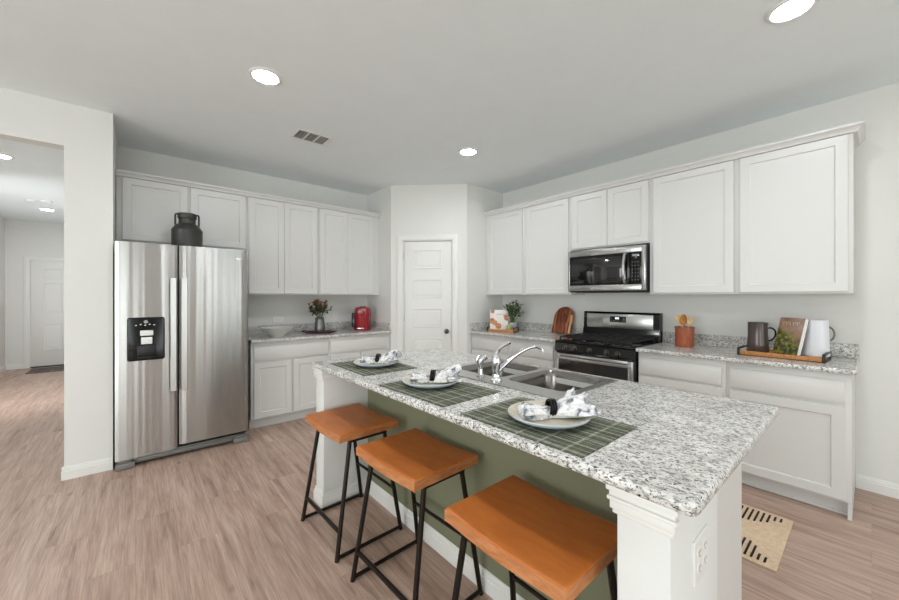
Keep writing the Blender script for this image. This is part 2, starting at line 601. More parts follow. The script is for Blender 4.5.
# ------------------------------------------------------------------ room shell
XR, YL, ZC = 3.871, 4.677, 2.785
T = 0.12
STUB_X0, STUB_X1, STUB_Y = -0.40, -0.135, 3.89
HALL_Y, HALL_X = 10.40, -1.82

def sbox(name, m, *a):
    return struct(MB().box(*a).out(name, M[m]))

sbox('floor', 'floor', WEST_X - T, BACK_Y - T, -0.1, XR + T, HALL_Y + T, 0.0)
sbox('ceiling', 'ceiling', WEST_X - T, BACK_Y - T, ZC, XR + T, HALL_Y + T, ZC + 0.1)
sbox('wall_right', 'wall', XR, BACK_Y, 0, XR + T, YL + T, ZC)
sbox('wall_left', 'wall', STUB_X1, YL, 0, XR, YL + T, ZC)
sbox('wall_stub', 'wall', STUB_X0, STUB_Y, 0, STUB_X1, YL + T, ZC)
sbox('wall_hall_right', 'wall', STUB_X0, YL + T, 0, STUB_X0 + T, HALL_Y, ZC)
sbox('wall_header', 'wall', HALL_X, STUB_Y, 2.465, STUB_X0, STUB_Y + T, ZC)
sbox('wall_front', 'wall', WEST_X, STUB_Y, 0, HALL_X, STUB_Y + T, ZC)
mb = MB()
mb.box(HALL_X - T, STUB_Y + T, 0, HALL_X, 5.7, ZC)
mb.box(HALL_X - T, 7.5, 0, HALL_X, HALL_Y, ZC)
mb.box(HALL_X - T, 5.7, 0, HALL_X, 7.5, 0.5)
mb.box(HALL_X - T, 5.7, 2.4, HALL_X, 7.5, ZC)
struct(mb.out('wall_hall_left', M['wall']))
# hall end wall with a doorway
DX0, DX1, DH = -1.52, -0.58, 2.045
mb = MB()
mb.box(HALL_X, HALL_Y, 0, DX0, HALL_Y + T, ZC)
mb.box(DX1, HALL_Y, 0, STUB_X0 + T, HALL_Y + T, ZC)
mb.box(DX0, HALL_Y, DH, DX1, HALL_Y + T, ZC)
struct(mb.out('wall_hall_end', M['wall']))
# back wall with three windows, west wall with one
mb = MB()
xs = [WEST_X - T] + [v for ab in WINS for v in ab] + [XR + T]
for i in range(0, len(xs), 2):
    mb.box(xs[i], BACK_Y - T, 0, xs[i + 1], BACK_Y, ZC)
for a, b in WINS:
    mb.box(a, BACK_Y - T, 0, b, BACK_Y, WZ0)
    mb.box(a, BACK_Y - T, WZ1, b, BACK_Y, ZC)
struct(mb.out('wall_back', M['wall']))
mb = MB()
mb.box(WEST_X - T, BACK_Y, 0, WEST_X, -1.0, ZC)
mb.box(WEST_X - T, 2.2, 0, WEST_X, STUB_Y + T, ZC)
mb.box(WEST_X - T, -1.0, 0, WEST_X, 2.2, 0.2)
mb.box(WEST_X - T, -1.0, 2.4, WEST_X, 2.2, ZC)
struct(mb.out('wall_west', M['wall']))

def window(name, width, height, loc, rz):
    root = MB()
    root.box(-width / 2, -0.03, 0, -width / 2 + 0.05, 0.03, height, 0.004)
    root.box(width / 2 - 0.05, -0.03, 0, width / 2, 0.03, height, 0.004)
    root.box(-width / 2 + 0.05, -0.03, 0, width / 2 - 0.05, 0.03, 0.05, 0.004)
    root.box(-width / 2 + 0.05, -0.03, height - 0.05, width / 2 - 0.05, 0.03, height, 0.004)
    root.box(-width / 2 + 0.05, -0.025, height / 2 - 0.02, width / 2 - 0.05, 0.025, height / 2 + 0.02, 0.004)
    o = struct(root.out(name, M['trim']))
    o.location = loc
    o.rotation_euler = (0, 0, rz)
    MB().box(-width / 2 + 0.05, -0.004, 0.05, width / 2 - 0.05, 0.0, height - 0.05).out('pane', M['pane'], o)
for k, (a, b) in enumerate(WINS):
    window('window_%d' % (k + 1), b - a, WZ1 - WZ0, ((a + b) / 2, BACK_Y - 0.06, WZ0), 0)
window('window_5', 3.2, 2.2, (WEST_X - 0.06, 0.6, 0.2), R(90))  # unseen, made this wide to throw more light on the range wall

window('window_6', 1.8, 1.9, (HALL_X - 0.06, 6.6, 0.5), R(90))  # unseen window, put in so that extra light reaches the hall

# corner pantry: two short returns and a diagonal wall with the door
PX, PY0, PX1, PY = 2.492, 4.048, 3.185, 3.355
sbox('wall_pantry_left', 'wall', PX, PY0, 0, PX + 0.1, YL, ZC)
sbox('wall_pantry_right', 'wall', PX1, PY, 0, XR, PY + 0.1, ZC)
DIAG = Matrix.Translation((PX, PY0, 0)) @ Matrix.Rotation(R(-45), 4, 'Z')   # local x runs along the wall, -y faces the room
DL = math.hypot(PX1 - PX, PY - PY0)
OA, OB, OH = 0.158, 0.792, 2.075
mb = MB()
mb.sweep([(0, 0), (OA, 0), (OA, 0.11), (0.11, 0.11)], 'z', 0, ZC)
mb.sweep([(OB, 0), (DL, 0), (DL - 0.11, 0.11), (OB, 0.11)], 'z', 0, ZC)
mb.box(OA, 0, OH, OB, 0.11, ZC)
o = struct(mb.out('wall_pantry_diagonal', M['wall']))
o.matrix_world = DIAG

def casing(name, a, b, h, cw=0.074, mat=None):
    mb = MB()
    prof = [(0, 0), (0, -0.012), (0.012, -0.018), (cw - 0.014, -0.014), (cw - 0.004, -0.008), (cw, 0)]
    # profile measured outward-in; mitred loft around the opening
    pts = []
    for d, y in prof:
        q = cw - d
        pts.append([(a - q, y, 0), (a - q, y, h + q), (b + q, y, h + q), (b + q, y, 0)])
    n = len(prof)
    rings = [[pts[i][k] for i in range(n)] for k in range(4)]
    mb.rings(rings)
    # jamb lining
    mb.box(a - 0.001, -0.004, 0, a + 0.008, 0.09, h)
    mb.box(b - 0.008, -0.004, 0, b + 0.001, 0.09, h)
    mb.box(a, -0.004, h - 0.008, b, 0.09, h + 0.001)
    o = struct(mb.out(name, M['trim']))
    if mat:
        o.matrix_world = mat
    return o

def panel_door(name, w, h, panels, mat=None, thick=0.035):
    """slab at x 0..w, face at y=0 looking along -y, with framed raised panels [(x0,z0,x1,z1)]"""
    mb = MB()
    mb.box(0, 0, 0.0, w, thick, h, 0.002)
    for x0, z0, x1, z1 in panels:
        # sticking: a sunk groove read as a bead around a raised field
        def loop(i, y):
            return [(x0 + i, y, z0 + i), (x1 - i, y, z0 + i), (x1 - i, y, z1 - i), (x0 + i, y, z1 - i)]
        mb.rings([loop(0, 0.0005), loop(0.004, -0.007), loop(0.012, -0.007), loop(0.020, -0.0015), loop(0.034, -0.0015), loop(0.046, -0.006)], caps=False)
        q = loop(0.046, -0.006)
        t = bmesh.new()
        t.faces.new([t.verts.new(p) for p in q])
        mb.merge(t)
    o = struct(mb.out(name, M['trim'], angle=25))
    if mat:
        o.matrix_world = mat
    return o

casing('trim_1', OA, OB, OH - 0.0, mat=DIAG)
pw = OB - OA - 0.024
door = panel_door('door_1', pw, OH - 0.022, [(0.116, z - 0.246, pw - 0.116, z) for z in (1.945, 1.568, 1.19, 0.815, 0.44)],
                  DIAG @ Matrix.Translation((OA + 0.012, 0.018, 0.01)))
mb = MB()
RX = Matrix.Translation((pw - 0.06, 0, 0.90)) @ Matrix.Rotation(R(90), 4, 'X')
mb.lathe([(0, 0), (0.03, 0), (0.031, 0.006), (0.014, 0.010), (0.011, 0.03), (0.022, 0.036), (0.0285, 0.048), (0.026, 0.060), (0.014, 0.067), (0, 0.068)], 24, mat=RX)
o = mb.out('knob', M['nickel'], door)
o['label'] = 'dark round door knob'
for z in (0.25, 1.06, 1.87):
    MB().tube([(-0.006, -0.004, z - 0.045), (-0.006, -0.004, z + 0.045)], 0.006, 8).out('hinge', M['steel'], door)

casing('trim_2', DX0, DX1, DH, mat=Matrix.Translation((0, HALL_Y, 0)))
fd = panel_door('door_2', DX1 - DX0 - 0.03, DH - 0.035,
                [(0.155, 1.68, 0.41, 1.88), (0.50, 1.68, 0.755, 1.88), (0.155, 1.03, 0.41, 1.60), (0.50, 1.03, 0.755, 1.60), (0.155, 0.30, 0.41, 0.80), (0.50, 0.30, 0.755, 0.80)],
                Matrix.Translation((DX0 + 0.015, HALL_Y + 0.02, 0.02)))
MB().tube([(0.83, -0.05, 0.98), (0.83, -0.02, 0.98), (0.83, 0.0, 0.98)], [0.028, 0.02, 0.03], 14).out('knob', M['nickel'], fd)
mb = MB()
mb.box(DX0 + 0.01, HALL_Y - 0.03, 0.0, DX1 - 0.01, HALL_Y + 0.1, 0.016, 0.003)
struct(mb.out('trim_3', M['steel_dark']))

BB = [(0, 0), (-0.014, 0), (-0.014, 0.062), (-0.010, 0.068), (-0.010, 0.078), (-0.006, 0.084), (-0.004, 0.094), (0, 0.096)]
def baseboard(name, p0, p1, m='trim', parent=None):
    """moulded baseboard from p0 to p1, room side on the left-hand normal"""
    p0, p1 = Vector((p0[0], p0[1], 0)), Vector((p1[0], p1[1], 0))
    d = p1 - p0
    o = MB().sweep(BB, 'y', 0, d.length).out(name, M[m], parent, angle=20)
    o.location = p0
    o.rotation_euler = (0, 0, math.atan2(d.y, d.x) - PI / 2)
    if not parent:
        struct(o)
    return o
baseboard('baseboard_right', (XR, BACK_Y), (XR, 0.075))
baseboard('baseboard_stub', (STUB_X1 + 0.0, STUB_Y), (STUB_X0 - 0.012, STUB_Y)).rotation_euler.z += 0
baseboard('baseboard_hall_right', (STUB_X0, STUB_Y - 0.012), (STUB_X0, HALL_Y))
baseboard('baseboard_hall_left', (HALL_X, HALL_Y), (HALL_X, STUB_Y))
baseboard('baseboard_hall_end', (DX0 - 0.064, HALL_Y), (HALL_X, HALL_Y))
baseboard('baseboard_pantry', (PX + 0.02, PY0 - 0.02), (PX + 0.0560, PY0 - 0.0560))
baseboard('baseboard_pantry_right', (PX + 0.614, PY0 - 0.614), (PX1, PY))

# ------------------------------------------------------------------ cabinets
def shaker(mb, x0, z0, x1, z1, y=0.0, th=0.019, fr=0.057):
    """shaker door: face at y-th, frame around a recessed field"""
    yf = y - th
    def loop(i, yy):
        return [(x0 + i, yy, z0 + i), (x1 - i, yy, z0 + i), (x1 - i, yy, z1 - i), (x0 + i, yy, z1 - i)]
    mb.rings([loop(0, y), loop(0, yf + 0.002), loop(0.002, yf), loop(fr, yf), loop(fr + 0.005, yf + 0.008), loop(fr + 0.0055, yf + 0.009)], caps=False)
    t = bmesh.new()
    t.faces.new([t.verts.new(p) for p in loop(fr + 0.0055, yf + 0.009)])
    mb.merge(t)
    t = bmesh.new()
    t.faces.new([t.verts.new(p) for p in loop(0, y)])
    mb.merge(t)

BH, CH = 0.884, 0.914      # cabinet height, counter height
def base_cab(label, w, loc, rz, doors, drawers, left_end=False, right_end=False, fill_l=0.0, fill_r=0.0):
    """front face frame at y=0, local x to the right when facing it"""
    root = thing('base_cabinet', label, 'cabinet', loc, rz, 'base cabinets')
    D = 0.60
    mb = MB()
    p = 0.018
    mb.box(0, 0.0, 0.10, w, p, BH, 0.001)                       # face frame
    mb.box(0, p, 0.0 if left_end else 0.10, p, D, BH)
    mb.box(w - p, p, 0.0 if right_end else 0.10, w, D, BH)
    mb.box(p, D - 0.01, 0.10, w - p, D, BH)
    mb.box(p, p, 0.10, w - p, D - 0.01, 0.118)
    if right_end:
        mb.box(w - p, 0.0, 0.0, w, p, 0.10)
    mb.out('carcass', M['cab'], root)
    mb = MB()
    mb.box(p if left_end else 0, 0.065, 0.0, w - p if right_end else w, 0.08, 0.10)
    mb.box(p if left_end else 0, 0.053, 0.0, w - p if right_end else w, 0.065, 0.018, 0.004)
    mb.out('toe_kick', M['cab'], root)
    for x0, x1 in drawers:
        mb = MB()
        mb.box(x0, -0.019, 0.700, x1, 0.0, 0.838, 0.0025)
        mb.out('drawer_front', M['cab'], root)
    for x0, x1 in doors:
        mb = MB()
        shaker(mb, x0, 0.115, x1, 0.678)
        mb.out('door', M['cab'], root, angle=20)
    return root

def upper_cab(label, w, loc, rz, doors, z0, z1, D=0.33):
    root = thing('upper_cabinet', label, 'cabinet', loc, rz, 'wall cabinets')
    mb = MB()
    p = 0.018
    mb.box(0, 0, z0, w, p, z1, 0.001)
    mb.box(0, p, z0, p, D, z1)
    mb.box(w - p, p, z0, w, D, z1)
    mb.box(p, D - 0.01, z0, w - p, D, z1)
    mb.box(p, p, z0 + 0.012, w - p, D - 0.01, z0 + 0.03)
    mb.box(p, p, z1 - 0.018, w - p, D - 0.01, z1)
    mb.out('carcass', M['cab'], root)
    for x0, x1 in doors:
        mb = MB()
        shaker(mb, x0, z0 + 0.014, x1, 2.413)
        mb.out('door', M['cab'], root, angle=20)
    return root

XB = XR - 0.602            # face of the range-wall base cabinets
YB = YL - 0.602
Q = -PI / 2
# fridge wall, base
base_cab('white base cabinet right beside the refrigerator, under the ceramic bowl', 0.802, (0.876, YB, 0), 0, [(0.026, 0.392), (0.410, 0.776)], [(0.026, 0.790)])
base_cab('white base cabinet against the pantry corner, under the red coffee maker', 0.808, (1.680, YB, 0), 0, [(0.016, 0.385), (0.400, 0.766)], [(0.016, 0.770)])
# range wall, base (local x runs towards the camera)
base_cab('white base cabinet in the pantry corner under the small recipe book', 0.625, (XB, 3.351, 0), Q, [(0.025, 0.605)], [(0.012, 0.605)])
base_cab('white base cabinet left of the range under the cutting board', 0.612, (XB, 2.724, 0), Q, [(0.014, 0.585)], [(0.014, 0.585)])
base_cab('white base cabinet right of the range under the wooden spoon crock', 0.612, (XB, 1.308, 0), Q, [(0.010, 0.588)], [(0.010, 0.588)])
base_cab('white base cabinet at the open end of the range wall, under the wooden tray', 0.616, (XB, 0.694, 0), Q, [(0.022, 0.588)], [(0.022, 0.588)], right_end=True)

# uppers
UZ0, UZ1 = 1.372, 2.432
XU = XR - 0.332
YU = YL - 0.332
upper_cab('white wall cabinet above the refrigerator with two short doors', 1.030, (-0.13, YU, 0), 0, [(0.040, 0.512), (0.536, 1.012)], 1.845, UZ1)
upper_cab('white two-door wall cabinet right beside the refrigerator', 0.762, (0.902, YU, 0), 0, [(0.012, 0.366), (0.369, 0.742)], UZ0, UZ1)
upper_cab('white two-door wall cabinet over the over the coffee maker and flowers', 0.824, (1.666, YU, 0), 0, [(0.014, 0.364), (0.367, 0.722)], UZ0, UZ1)
upper_cab('white single-door wall cabinet in the corner next to the pantry', 0.628, (XU, 3.353, 0), Q, [(0.060, 0.602)], UZ0, UZ1)
upper_cab('white single-door wall cabinet directly left of the microwave', 0.610, (XU, 2.723, 0), Q, [(0.030, 0.592)], UZ0, UZ1)
upper_cab('short white two-door wall cabinet above the microwave', 0.792, (XU, 2.111, 0), Q, [(0.028, 0.404), (0.408, 0.784)], 1.842, UZ1)
upper_cab('white single-door wall cabinet directly right of the microwave', 0.618, (XU, 1.317, 0), Q, [(0.034, 0.614)], UZ0, UZ1)
upper_cab('white single-door wall cabinet at the open end, over the wooden tray', 0.618, (XU, 0.697, 0), Q, [(0.034, 0.596)], UZ0, UZ1)

# crown mouldings along the tops
CR = [(0.0, 2.418), (-0.022, 2.418), (-0.024, 2.428), (-0.030, 2.436), (-0.042, 2.448), (-0.050, 2.452), (-0.050, 2.466), (0.0, 2.466)]
mb = MB()
mb.rings([[(x, y, z) for (y, z) in [(YU + a, b) for a, b in CR]] for x in (-0.13, 2.489)])
tag(mb.out('crown_moulding', M['cab']), 'white crown moulding along the cabinet tops over the refrigerator wall', 'moulding', 'cabinet crown mouldings')
mb = MB()
ring0 = [(XU + a, 3.353, b) for a, b in CR]
ring1 = [(XU + a, 0.079 + a, b) for a, b in CR]
ring2 = [(XR - 0.001, 0.079 + a, b) for a, b in CR]
mb.rings([ring0, ring1, ring2])
tag(mb.out('crown_moulding', M['cab'], weld=True), 'white crown moulding along the cabinet tops over the range wall', 'moulding', 'cabinet crown mouldings')

# ------------------------------------------------------------------ countertops
def slab(outline, hole=None, z0=BH, z1=CH):
    """rounded-edge stone slab; outline is a closed list of xy, optional rectangular hole"""
    cx = sum(p[0] for p in outline) / len(outline)
    cy = sum(p[1] for p in outline) / len(outline)
    def inset(i):
        n = len(outline)
        res = []
        for k in range(n):
            a, b, c = Vector(outline[k - 1]), Vector(outline[k]), Vector(outline[(k + 1) % n])
            d1, d2 = (b - a).normalized(), (c - b).normalized()
            n1, n2 = Vector((-d1.y, d1.x)), Vector((-d2.y, d2.x))
            m = (n1 + n2).normalized()
            res.append(b + m * (i / max(0.3, m.dot(n1))))
        return res
    mb = MB()
    lv = [(0.004, z0), (0.001, z0 + 0.004), (0.0, z0 + 0.008), (0.0, z1 - 0.010), (0.002, z1 - 0.004), (0.006, z1)]
    rings = [[(p.x, p.y, z) for p in inset(i)] for i, z in lv]
    if not hole:
        mb.rings(rings)
        return mb
    mb.rings(rings, caps=False)
    hx0, hy0, hx1, hy1 = hole
    for ring, z in ((rings[-1], z1), (rings[0], z0)):
        t = bmesh.new()
        cs = {}
        def cv(p):
            q = (hx0 if p[0] < (hx0 + hx1) / 2 else hx1, hy0 if p[1] < (hy0 + hy1) / 2 else hy1, z)
            if q not in cs:
                cs[q] = t.verts.new(q)
            return cs[q]
        ov = [t.verts.new(p) for p in ring]
        for k in range(len(ov)):
            j = (k + 1) % len(ov)
            a, b = cv(ring[k]), cv(ring[j])
            t.faces.new((ov[k], ov[j], b) if a == b else (ov[k], ov[j], b, a))
        mb.merge(t)
    q = [(hx0, hy0), (hx1, hy0), (hx1, hy1), (hx0, hy1)]
    mb.rings([[(x, y, z0) for x, y in q], [(x, y, z1) for x, y in q]], caps=False)
    return mb

def counter(label, rect, splashes):
    x0, y0, x1, y1 = rect
    root = thing('countertop', label, 'countertop', (0, 0, 0), 0, 'granite countertops')
    slab([(x0, y0), (x1, y0), (x1, y1), (x0, y1)]).out('slab', M['granite'], root, weld=True)
    for s in splashes:
        MB().box(s[0], s[1], CH, s[2], s[3], CH + 0.10, 0.003).out('backsplash', M['granite'], root)
    return root
counter('grey speckled granite countertop beside the refrigerator holding flowers and coffee maker', (0.872, 4.029, 2.490, 4.675), [(0.872, 4.655, 2.470, 4.675), (2.470, 4.050, 2.490, 4.675)])
counter('grey speckled granite countertop between pantry corner and range', (3.223, 2.104, 3.869, 3.353), [(3.849, 2.104, 3.869, 3.333), (3.229, 3.333, 3.869, 3.353)])
counter('grey speckled granite countertop right of the range holding the wooden tray', (3.223, 0.058, 3.869, 1.312), [(3.849, 0.058, 3.869, 1.312)])

# ------------------------------------------------------------------ refrigerator
FX0, FX1, FYF, FZ = -0.122, 0.799, 3.80, 1.782
fr = thing('refrigerator', 'tall stainless side-by-side refrigerator with water dispenser, standing beside the white wall end', 'refrigerator')
mb = MB()
mb.box(FX0 + 0.004, FYF + 0.085, 0.03, FX1 - 0.004, 4.63, 1.755, 0.004)
mb.out('body', M['steel_dark'], fr)
SPL = 0.272
def fridge_door(x0, x1):
    """slightly bowed front, rounded vertical edges"""
    mb = MB()
    n = 18
    def prof():
        pts = []
        for k in range(n + 1):
            t = k / n
            x = x0 + (x1 - x0) * t
            e = min(t, 1 - t) * (x1 - x0)
            y = FYF + 0.004 - 0.004 * math.sin(PI * t)
            if e < 0.012:
                y += 0.012 - math.sqrt(max(0, 0.012 ** 2 - (0.012 - e) ** 2))
            pts.append((x, y))
        return pts + [(x1, FYF + 0.08), (x0, FYF + 0.08)]
    return mb, prof()
for x0, x1, nm in ((FX0, SPL - 0.006, 'freezer_door'), (SPL + 0.006, FX1, 'refrigerator_door')):
    mb, pr = fridge_door(x0, x1)
    mb.sweep(pr, 'z', 0.105 if nm == 'refrigerator_door' else 0.075, FZ)
    d = mb.out(nm, M['steel_door'], fr, angle=28)
    if nm == 'freezer_door':
        dsp = MB()
        a, b, z0, z1 = -0.052, 0.182, 0.842, 1.186
        y = FYF
        pf = rrect(a, z0, b, z1, 0.018, 5)
        pi_ = rrect(a + 0.010, z0 + 0.010, b - 0.010, z1 - 0.010, 0.012, 5)
        ph = rrect(a + 0.016, z0 + 0.016, b - 0.016, 1.075, 0.012, 5)
        dsp.rings([[(p[0], y + 0.004, p[1]) for p in pf], [(p[0], y - 0.006, p[1]) for p in pf], [(p[0], y - 0.0075, p[1]) for p in pi_]])
        do = dsp.out('dispenser', M['black_gloss'], d)
        do['label'] = 'black ice and water dispenser panel'
        p2 = MB()
        p2.box(0.026, y - 0.030, 1.040, 0.108, y - 0.006, 1.082, 0.006)
        p2.box(0.032, y - 0.020, 0.972, 0.102, y - 0.006, 1.028, 0.005)
        p2.out('dispenser_paddle', M['plate_white'], d)
        p3 = MB()
        p3.box(0.008, y - 0.016, 0.876, 0.124, y - 0.0065, 0.965, 0.004)
        p3.box(0.008, y - 0.030, 0.862, 0.124, y - 0.0065, 0.874, 0.003)
        p3.out('dispenser_tray', M['black'], d)
        for k in range(5):
            MB().box(-0.004 + 0.028 * k, y - 0.0095, 1.118 + 0.006 * (k % 2), 0.008 + 0.028 * k, y - 0.007, 1.128 + 0.006 * (k % 2), 0.001).out('dispenser_button', M['water_glass'], d)
        MB().lathe([(0.010, 0), (0.014, 0.001), (0.014, 0.003), (0.010, 0.003)], 16, mat=Matrix.Translation((0.062, y - 0.006, 1.150)) @ Matrix.Rotation(R(90), 4, 'X')).out('dispenser_dial', M['water_glass'], d)
    else:
        MB().box(0.700, FYF - 0.0005, 1.693, 0.748, FYF + 0.006, 1.704, 0.001).out('badge', M['chrome'], d)
    hx0, hx1 = (0.214, 0.257) if nm == 'freezer_door' else (0.288, 0.331)
    h = MB()
    pr = [(hx0, FYF - 0.040), (hx0 + 0.004, FYF - 0.050), (hx1 - 0.004, FYF - 0.050), (hx1, FYF - 0.040), (hx1, FYF - 0.030), (hx0, FYF - 0.030)]
    h.sweep(pr, 'z', 0.575, 1.505)
    for z in (0.600, 1.465):
        h.box(hx0 + 0.006, FYF - 0.034, z, hx1 - 0.006, FYF + 0.002, z + 0.02, 0.002)
    h.out('handle', M['steel_light'], d)
mb = MB()
mb.box(FX0 + 0.01, FYF + 0.045, 0.022, FX1 - 0.01, FYF + 0.084, 0.072, 0.003)
mb.box(FX0 + 0.13, FYF + 0.030, 0.030, FX1 - 0.13, FYF + 0.045, 0.060, 0.003)
mb.out('grille', M['grille'], fr)
for x in (FX0 + 0.003, FX1 - 0.118):
    mb = MB()
    mb.box(x, FYF + 0.002, 0.004, x + 0.115, FYF + 0.075, 0.048, 0.002)
    mb.box(x + 0.02, FYF + 0.02, 0.046, x + 0.095, FYF + 0.07, 0.066, 0.003)
    mb.out('foot', M['grille'], fr)
for x in (FX0 + 0.02, FX1 - 0.10):
    MB().box(x, FYF + 0.02, 1.752, x + 0.08, FYF + 0.16, 1.776, 0.005).out('hinge_cover', M['steel_dark'], fr)

# milk can on top of it
jug = thing('milk_can', 'black metal milk can with two handles standing on the refrigerator', 'can', (0.352, 4.03, 1.755), R(-10))
MB().lathe([(0, 0), (0.112, 0), (0.117, 0.006), (0.117, 0.035), (0.115, 0.040), (0.116, 0.180), (0.118, 0.186), (0.115, 0.194), (0.086, 0.238), (0.070, 0.246), (0.064, 0.252),
            (0.064, 0.292), (0.070, 0.296), (0.072, 0.300), (0.073, 0.336), (0.070, 0.341), (0.0, 0.344)], 40).out('body', M['jug'], jug)
for sgn in (-1, 1):
    MB().tube(spline([(sgn * 0.068, 0, 0.334), (sgn * 0.080, 0, 0.334), (sgn * 0.086, 0, 0.322), (sgn * 0.087, 0, 0.280), (sgn * 0.086, 0, 0.240), (sgn * 0.080, 0, 0.232)], 5), 0.008, 8).out('handle', M['jug'], jug)

# ------------------------------------------------------------------ range and microwave
RGX, RY0, RY1 = 3.215, 1.321, 2.095
W = RY1 - RY0
rg = thing('gas_range', 'stainless and black gas range between the granite countertops', 'range', (RGX, RY1, 0), Q)
D = XR - RGX - 0.01        # local y depth, local x 0..W
mb = MB()
mb.box(0.0, 0.03, 0.06, W, D, 0.895, 0.003)
mb.box(0.03, 0.06, 0.0, W - 0.03, D - 0.05, 0.06)
mb.out('body', M['black'], rg)
mb = MB()
mb.box(0.0, 0.0, 0.893, W, D - 0.06, 0.916, 0.006)
mb.out('cooktop', M['black_gloss'], rg)
mb = MB()
mb.sweep([(0.034, 0.800), (0.006, 0.802), (-0.006, 0.82), (0.004, 0.890), (0.034, 0.894)], 'x', 0.0, W)
mb.out('control_panel', M['black_gloss'], rg)
for k, yy in enumerate((0.118, 0.220, 0.374, 0.536, 0.634)):
    mb = MB()
    m4 = Matrix.Translation((yy, -0.002, 0.845)) @ Matrix.Rotation(R(82), 4, 'X')
    mb.lathe([(0, -0.004), (0.026, -0.004), (0.026, 0.005), (0.020, 0.009), (0.019, 0.030), (0.016, 0.033), (0, 0.033)], 24, mat=m4)
    mb.box(-0.003, -0.018, 0.030, 0.003, 0.018, 0.038, 0.001, mat=m4)
    mb.out('knob', M['nickel'], rg)
od = MB()
def frame(mb, x0, z0, x1, z1, ix0, iz0, ix1, iz1, y0, y1):
    mb.box(x0, y0, z0, ix0, y1, z1, 0.003)
    mb.box(ix1, y0, z0, x1, y1, z1, 0.003)
    mb.box(ix0, y0, z0, ix1, y1, iz0, 0.003)
    mb.box(ix0, y0, iz1, ix1, y1, z1, 0.003)
frame(od, 0.008, 0.215, W - 0.008, 0.792, 0.050, 0.27, W - 0.050, 0.735, -0.012, 0.03)
ov = od.out('oven_door', M['steel'], rg)
MB().box(0.050, -0.006, 0.27, W - 0.050, 0.02, 0.735).out('oven_window', M['black_glass'], ov)
mb = MB()
n = 16
pts = [(0.028 + (W - 0.056) * k / n, -0.046 - 0.014 * math.sin(PI * k / n), 0.755) for k in range(n + 1)]
rings = [[(p[0], p[1] + dy, p[2] + dz) for dy, dz in ((-0.009, -0.012), (-0.011, 0.0), (-0.009, 0.012), (0.004, 0.013), (0.006, 0), (0.004, -0.013))] for p in pts]
mb.rings(rings)
mb.box(0.028, -0.046, 0.744, 0.046, -0.010, 0.766, 0.003)
mb.box(W - 0.046, -0.046, 0.744, W - 0.028, -0.010, 0.766, 0.003)
mb.out('oven_handle', M['steel'], ov)
MB().box(0.008, -0.010, 0.07, W - 0.008, 0.03, 0.208, 0.004).out('drawer', M['steel'], rg)
# backguard
mb = MB()
y0 = D - 0.085
mb.sweep([(D - 0.004, 0.90), (y0 - 0.02, 0.90), (y0 - 0.012, 0.99), (y0 + 0.004, 1.018), (y0 + 0.012, 1.175), (y0 + 0.024, 1.192), (D - 0.004, 1.192)], 'x', 0.0, W)
bgd = mb.out('backguard', M['black_gloss'], rg)
tilt = Matrix.Translation((0, y0 + 0.004, 1.018)) @ Matrix.Rotation(R(-2.9), 4, 'X')
MB().box(0.040, -0.006, 0.006, W - 0.056, 0.006, 0.152, 0.002, mat=tilt).out('backguard_panel', M['steel'], bgd)
MB().box(0.295, -0.0085, 0.068, 0.462, 0.0, 0.128, 0.002, mat=tilt).out('clock_panel', M['black_gloss'], bgd)
mb = MB()
for x in (0.352, 0.366, 0.380):
    mb.box(x, -0.0095, 0.100, x + 0.010, -0.008, 0.118, mat=tilt)
mb.out('clock_display', M['display'], bgd)
for x in (0.312, 0.330, 0.345, 0.365, 0.385, 0.425, 0.443):
    MB().box(x, -0.0095, 0.080, x + 0.010, -0.008, 0.085, mat=tilt).out('button', M['water_glass'], bgd)
MB().box(0.315, -0.0095, 0.10, 0.321, -0.008, 0.106, mat=tilt).out('button', M['water_glass'], bgd)
MB().box(0.437, -0.0095, 0.095, 0.443, -0.008, 0.112, mat=tilt).out('button', M['water_glass'], bgd)
# burners and grates
for x, y, r in ((0.16, 0.15, 0.045), (0.16, 0.42, 0.038), (0.614, 0.15, 0.05), (0.614, 0.42, 0.035), (0.387, 0.28, 0.04)):
    MB().lathe([(0, 0.914), (r + 0.012, 0.914), (r + 0.012, 0.922), (r, 0.925), (r, 0.934), (r * 0.8, 0.938), (0, 0.938)], 24, c=(x, y)).out('burner', M['iron'], rg)
for gx0, gx1 in ((0.03, 0.265), (0.270, 0.504), (0.509, 0.744)):
    mb = MB()
    z = 0.948
    gy0, gy1 = 0.035, 0.545
    for x in (gx0 + 0.008, gx1 - 0.008):
        mb.box(x - 0.006, gy0, z - 0.006, x + 0.006, gy1, z + 0.008, 0.003)
    for y in (gy0 + 0.006, (gy0 + gy1) / 2, gy1 - 0.006):
        mb.box(gx0 + 0.008, y - 0.006, z - 0.006, gx1 - 0.008, y + 0.006, z + 0.008, 0.003)
    xm = (gx0 + gx1) / 2
    for yc in (0.15, 0.42):
        mb.box(xm - 0.005, yc - 0.12, z - 0.004, xm + 0.005, yc + 0.12, z + 0.010, 0.003)
        mb.box(gx0 + 0.01, yc - 0.005, z - 0.004, gx1 - 0.01, yc + 0.005, z + 0.010, 0.003)
    for x in (gx0 + 0.008, gx1 - 0.008):
        for y in (gy0 + 0.006, gy1 - 0.006):
            mb.box(x - 0.007, y - 0.007, 0.914, x + 0.007, y + 0.007, z, 0.002)
    mb.out('grate', M['iron'], rg)

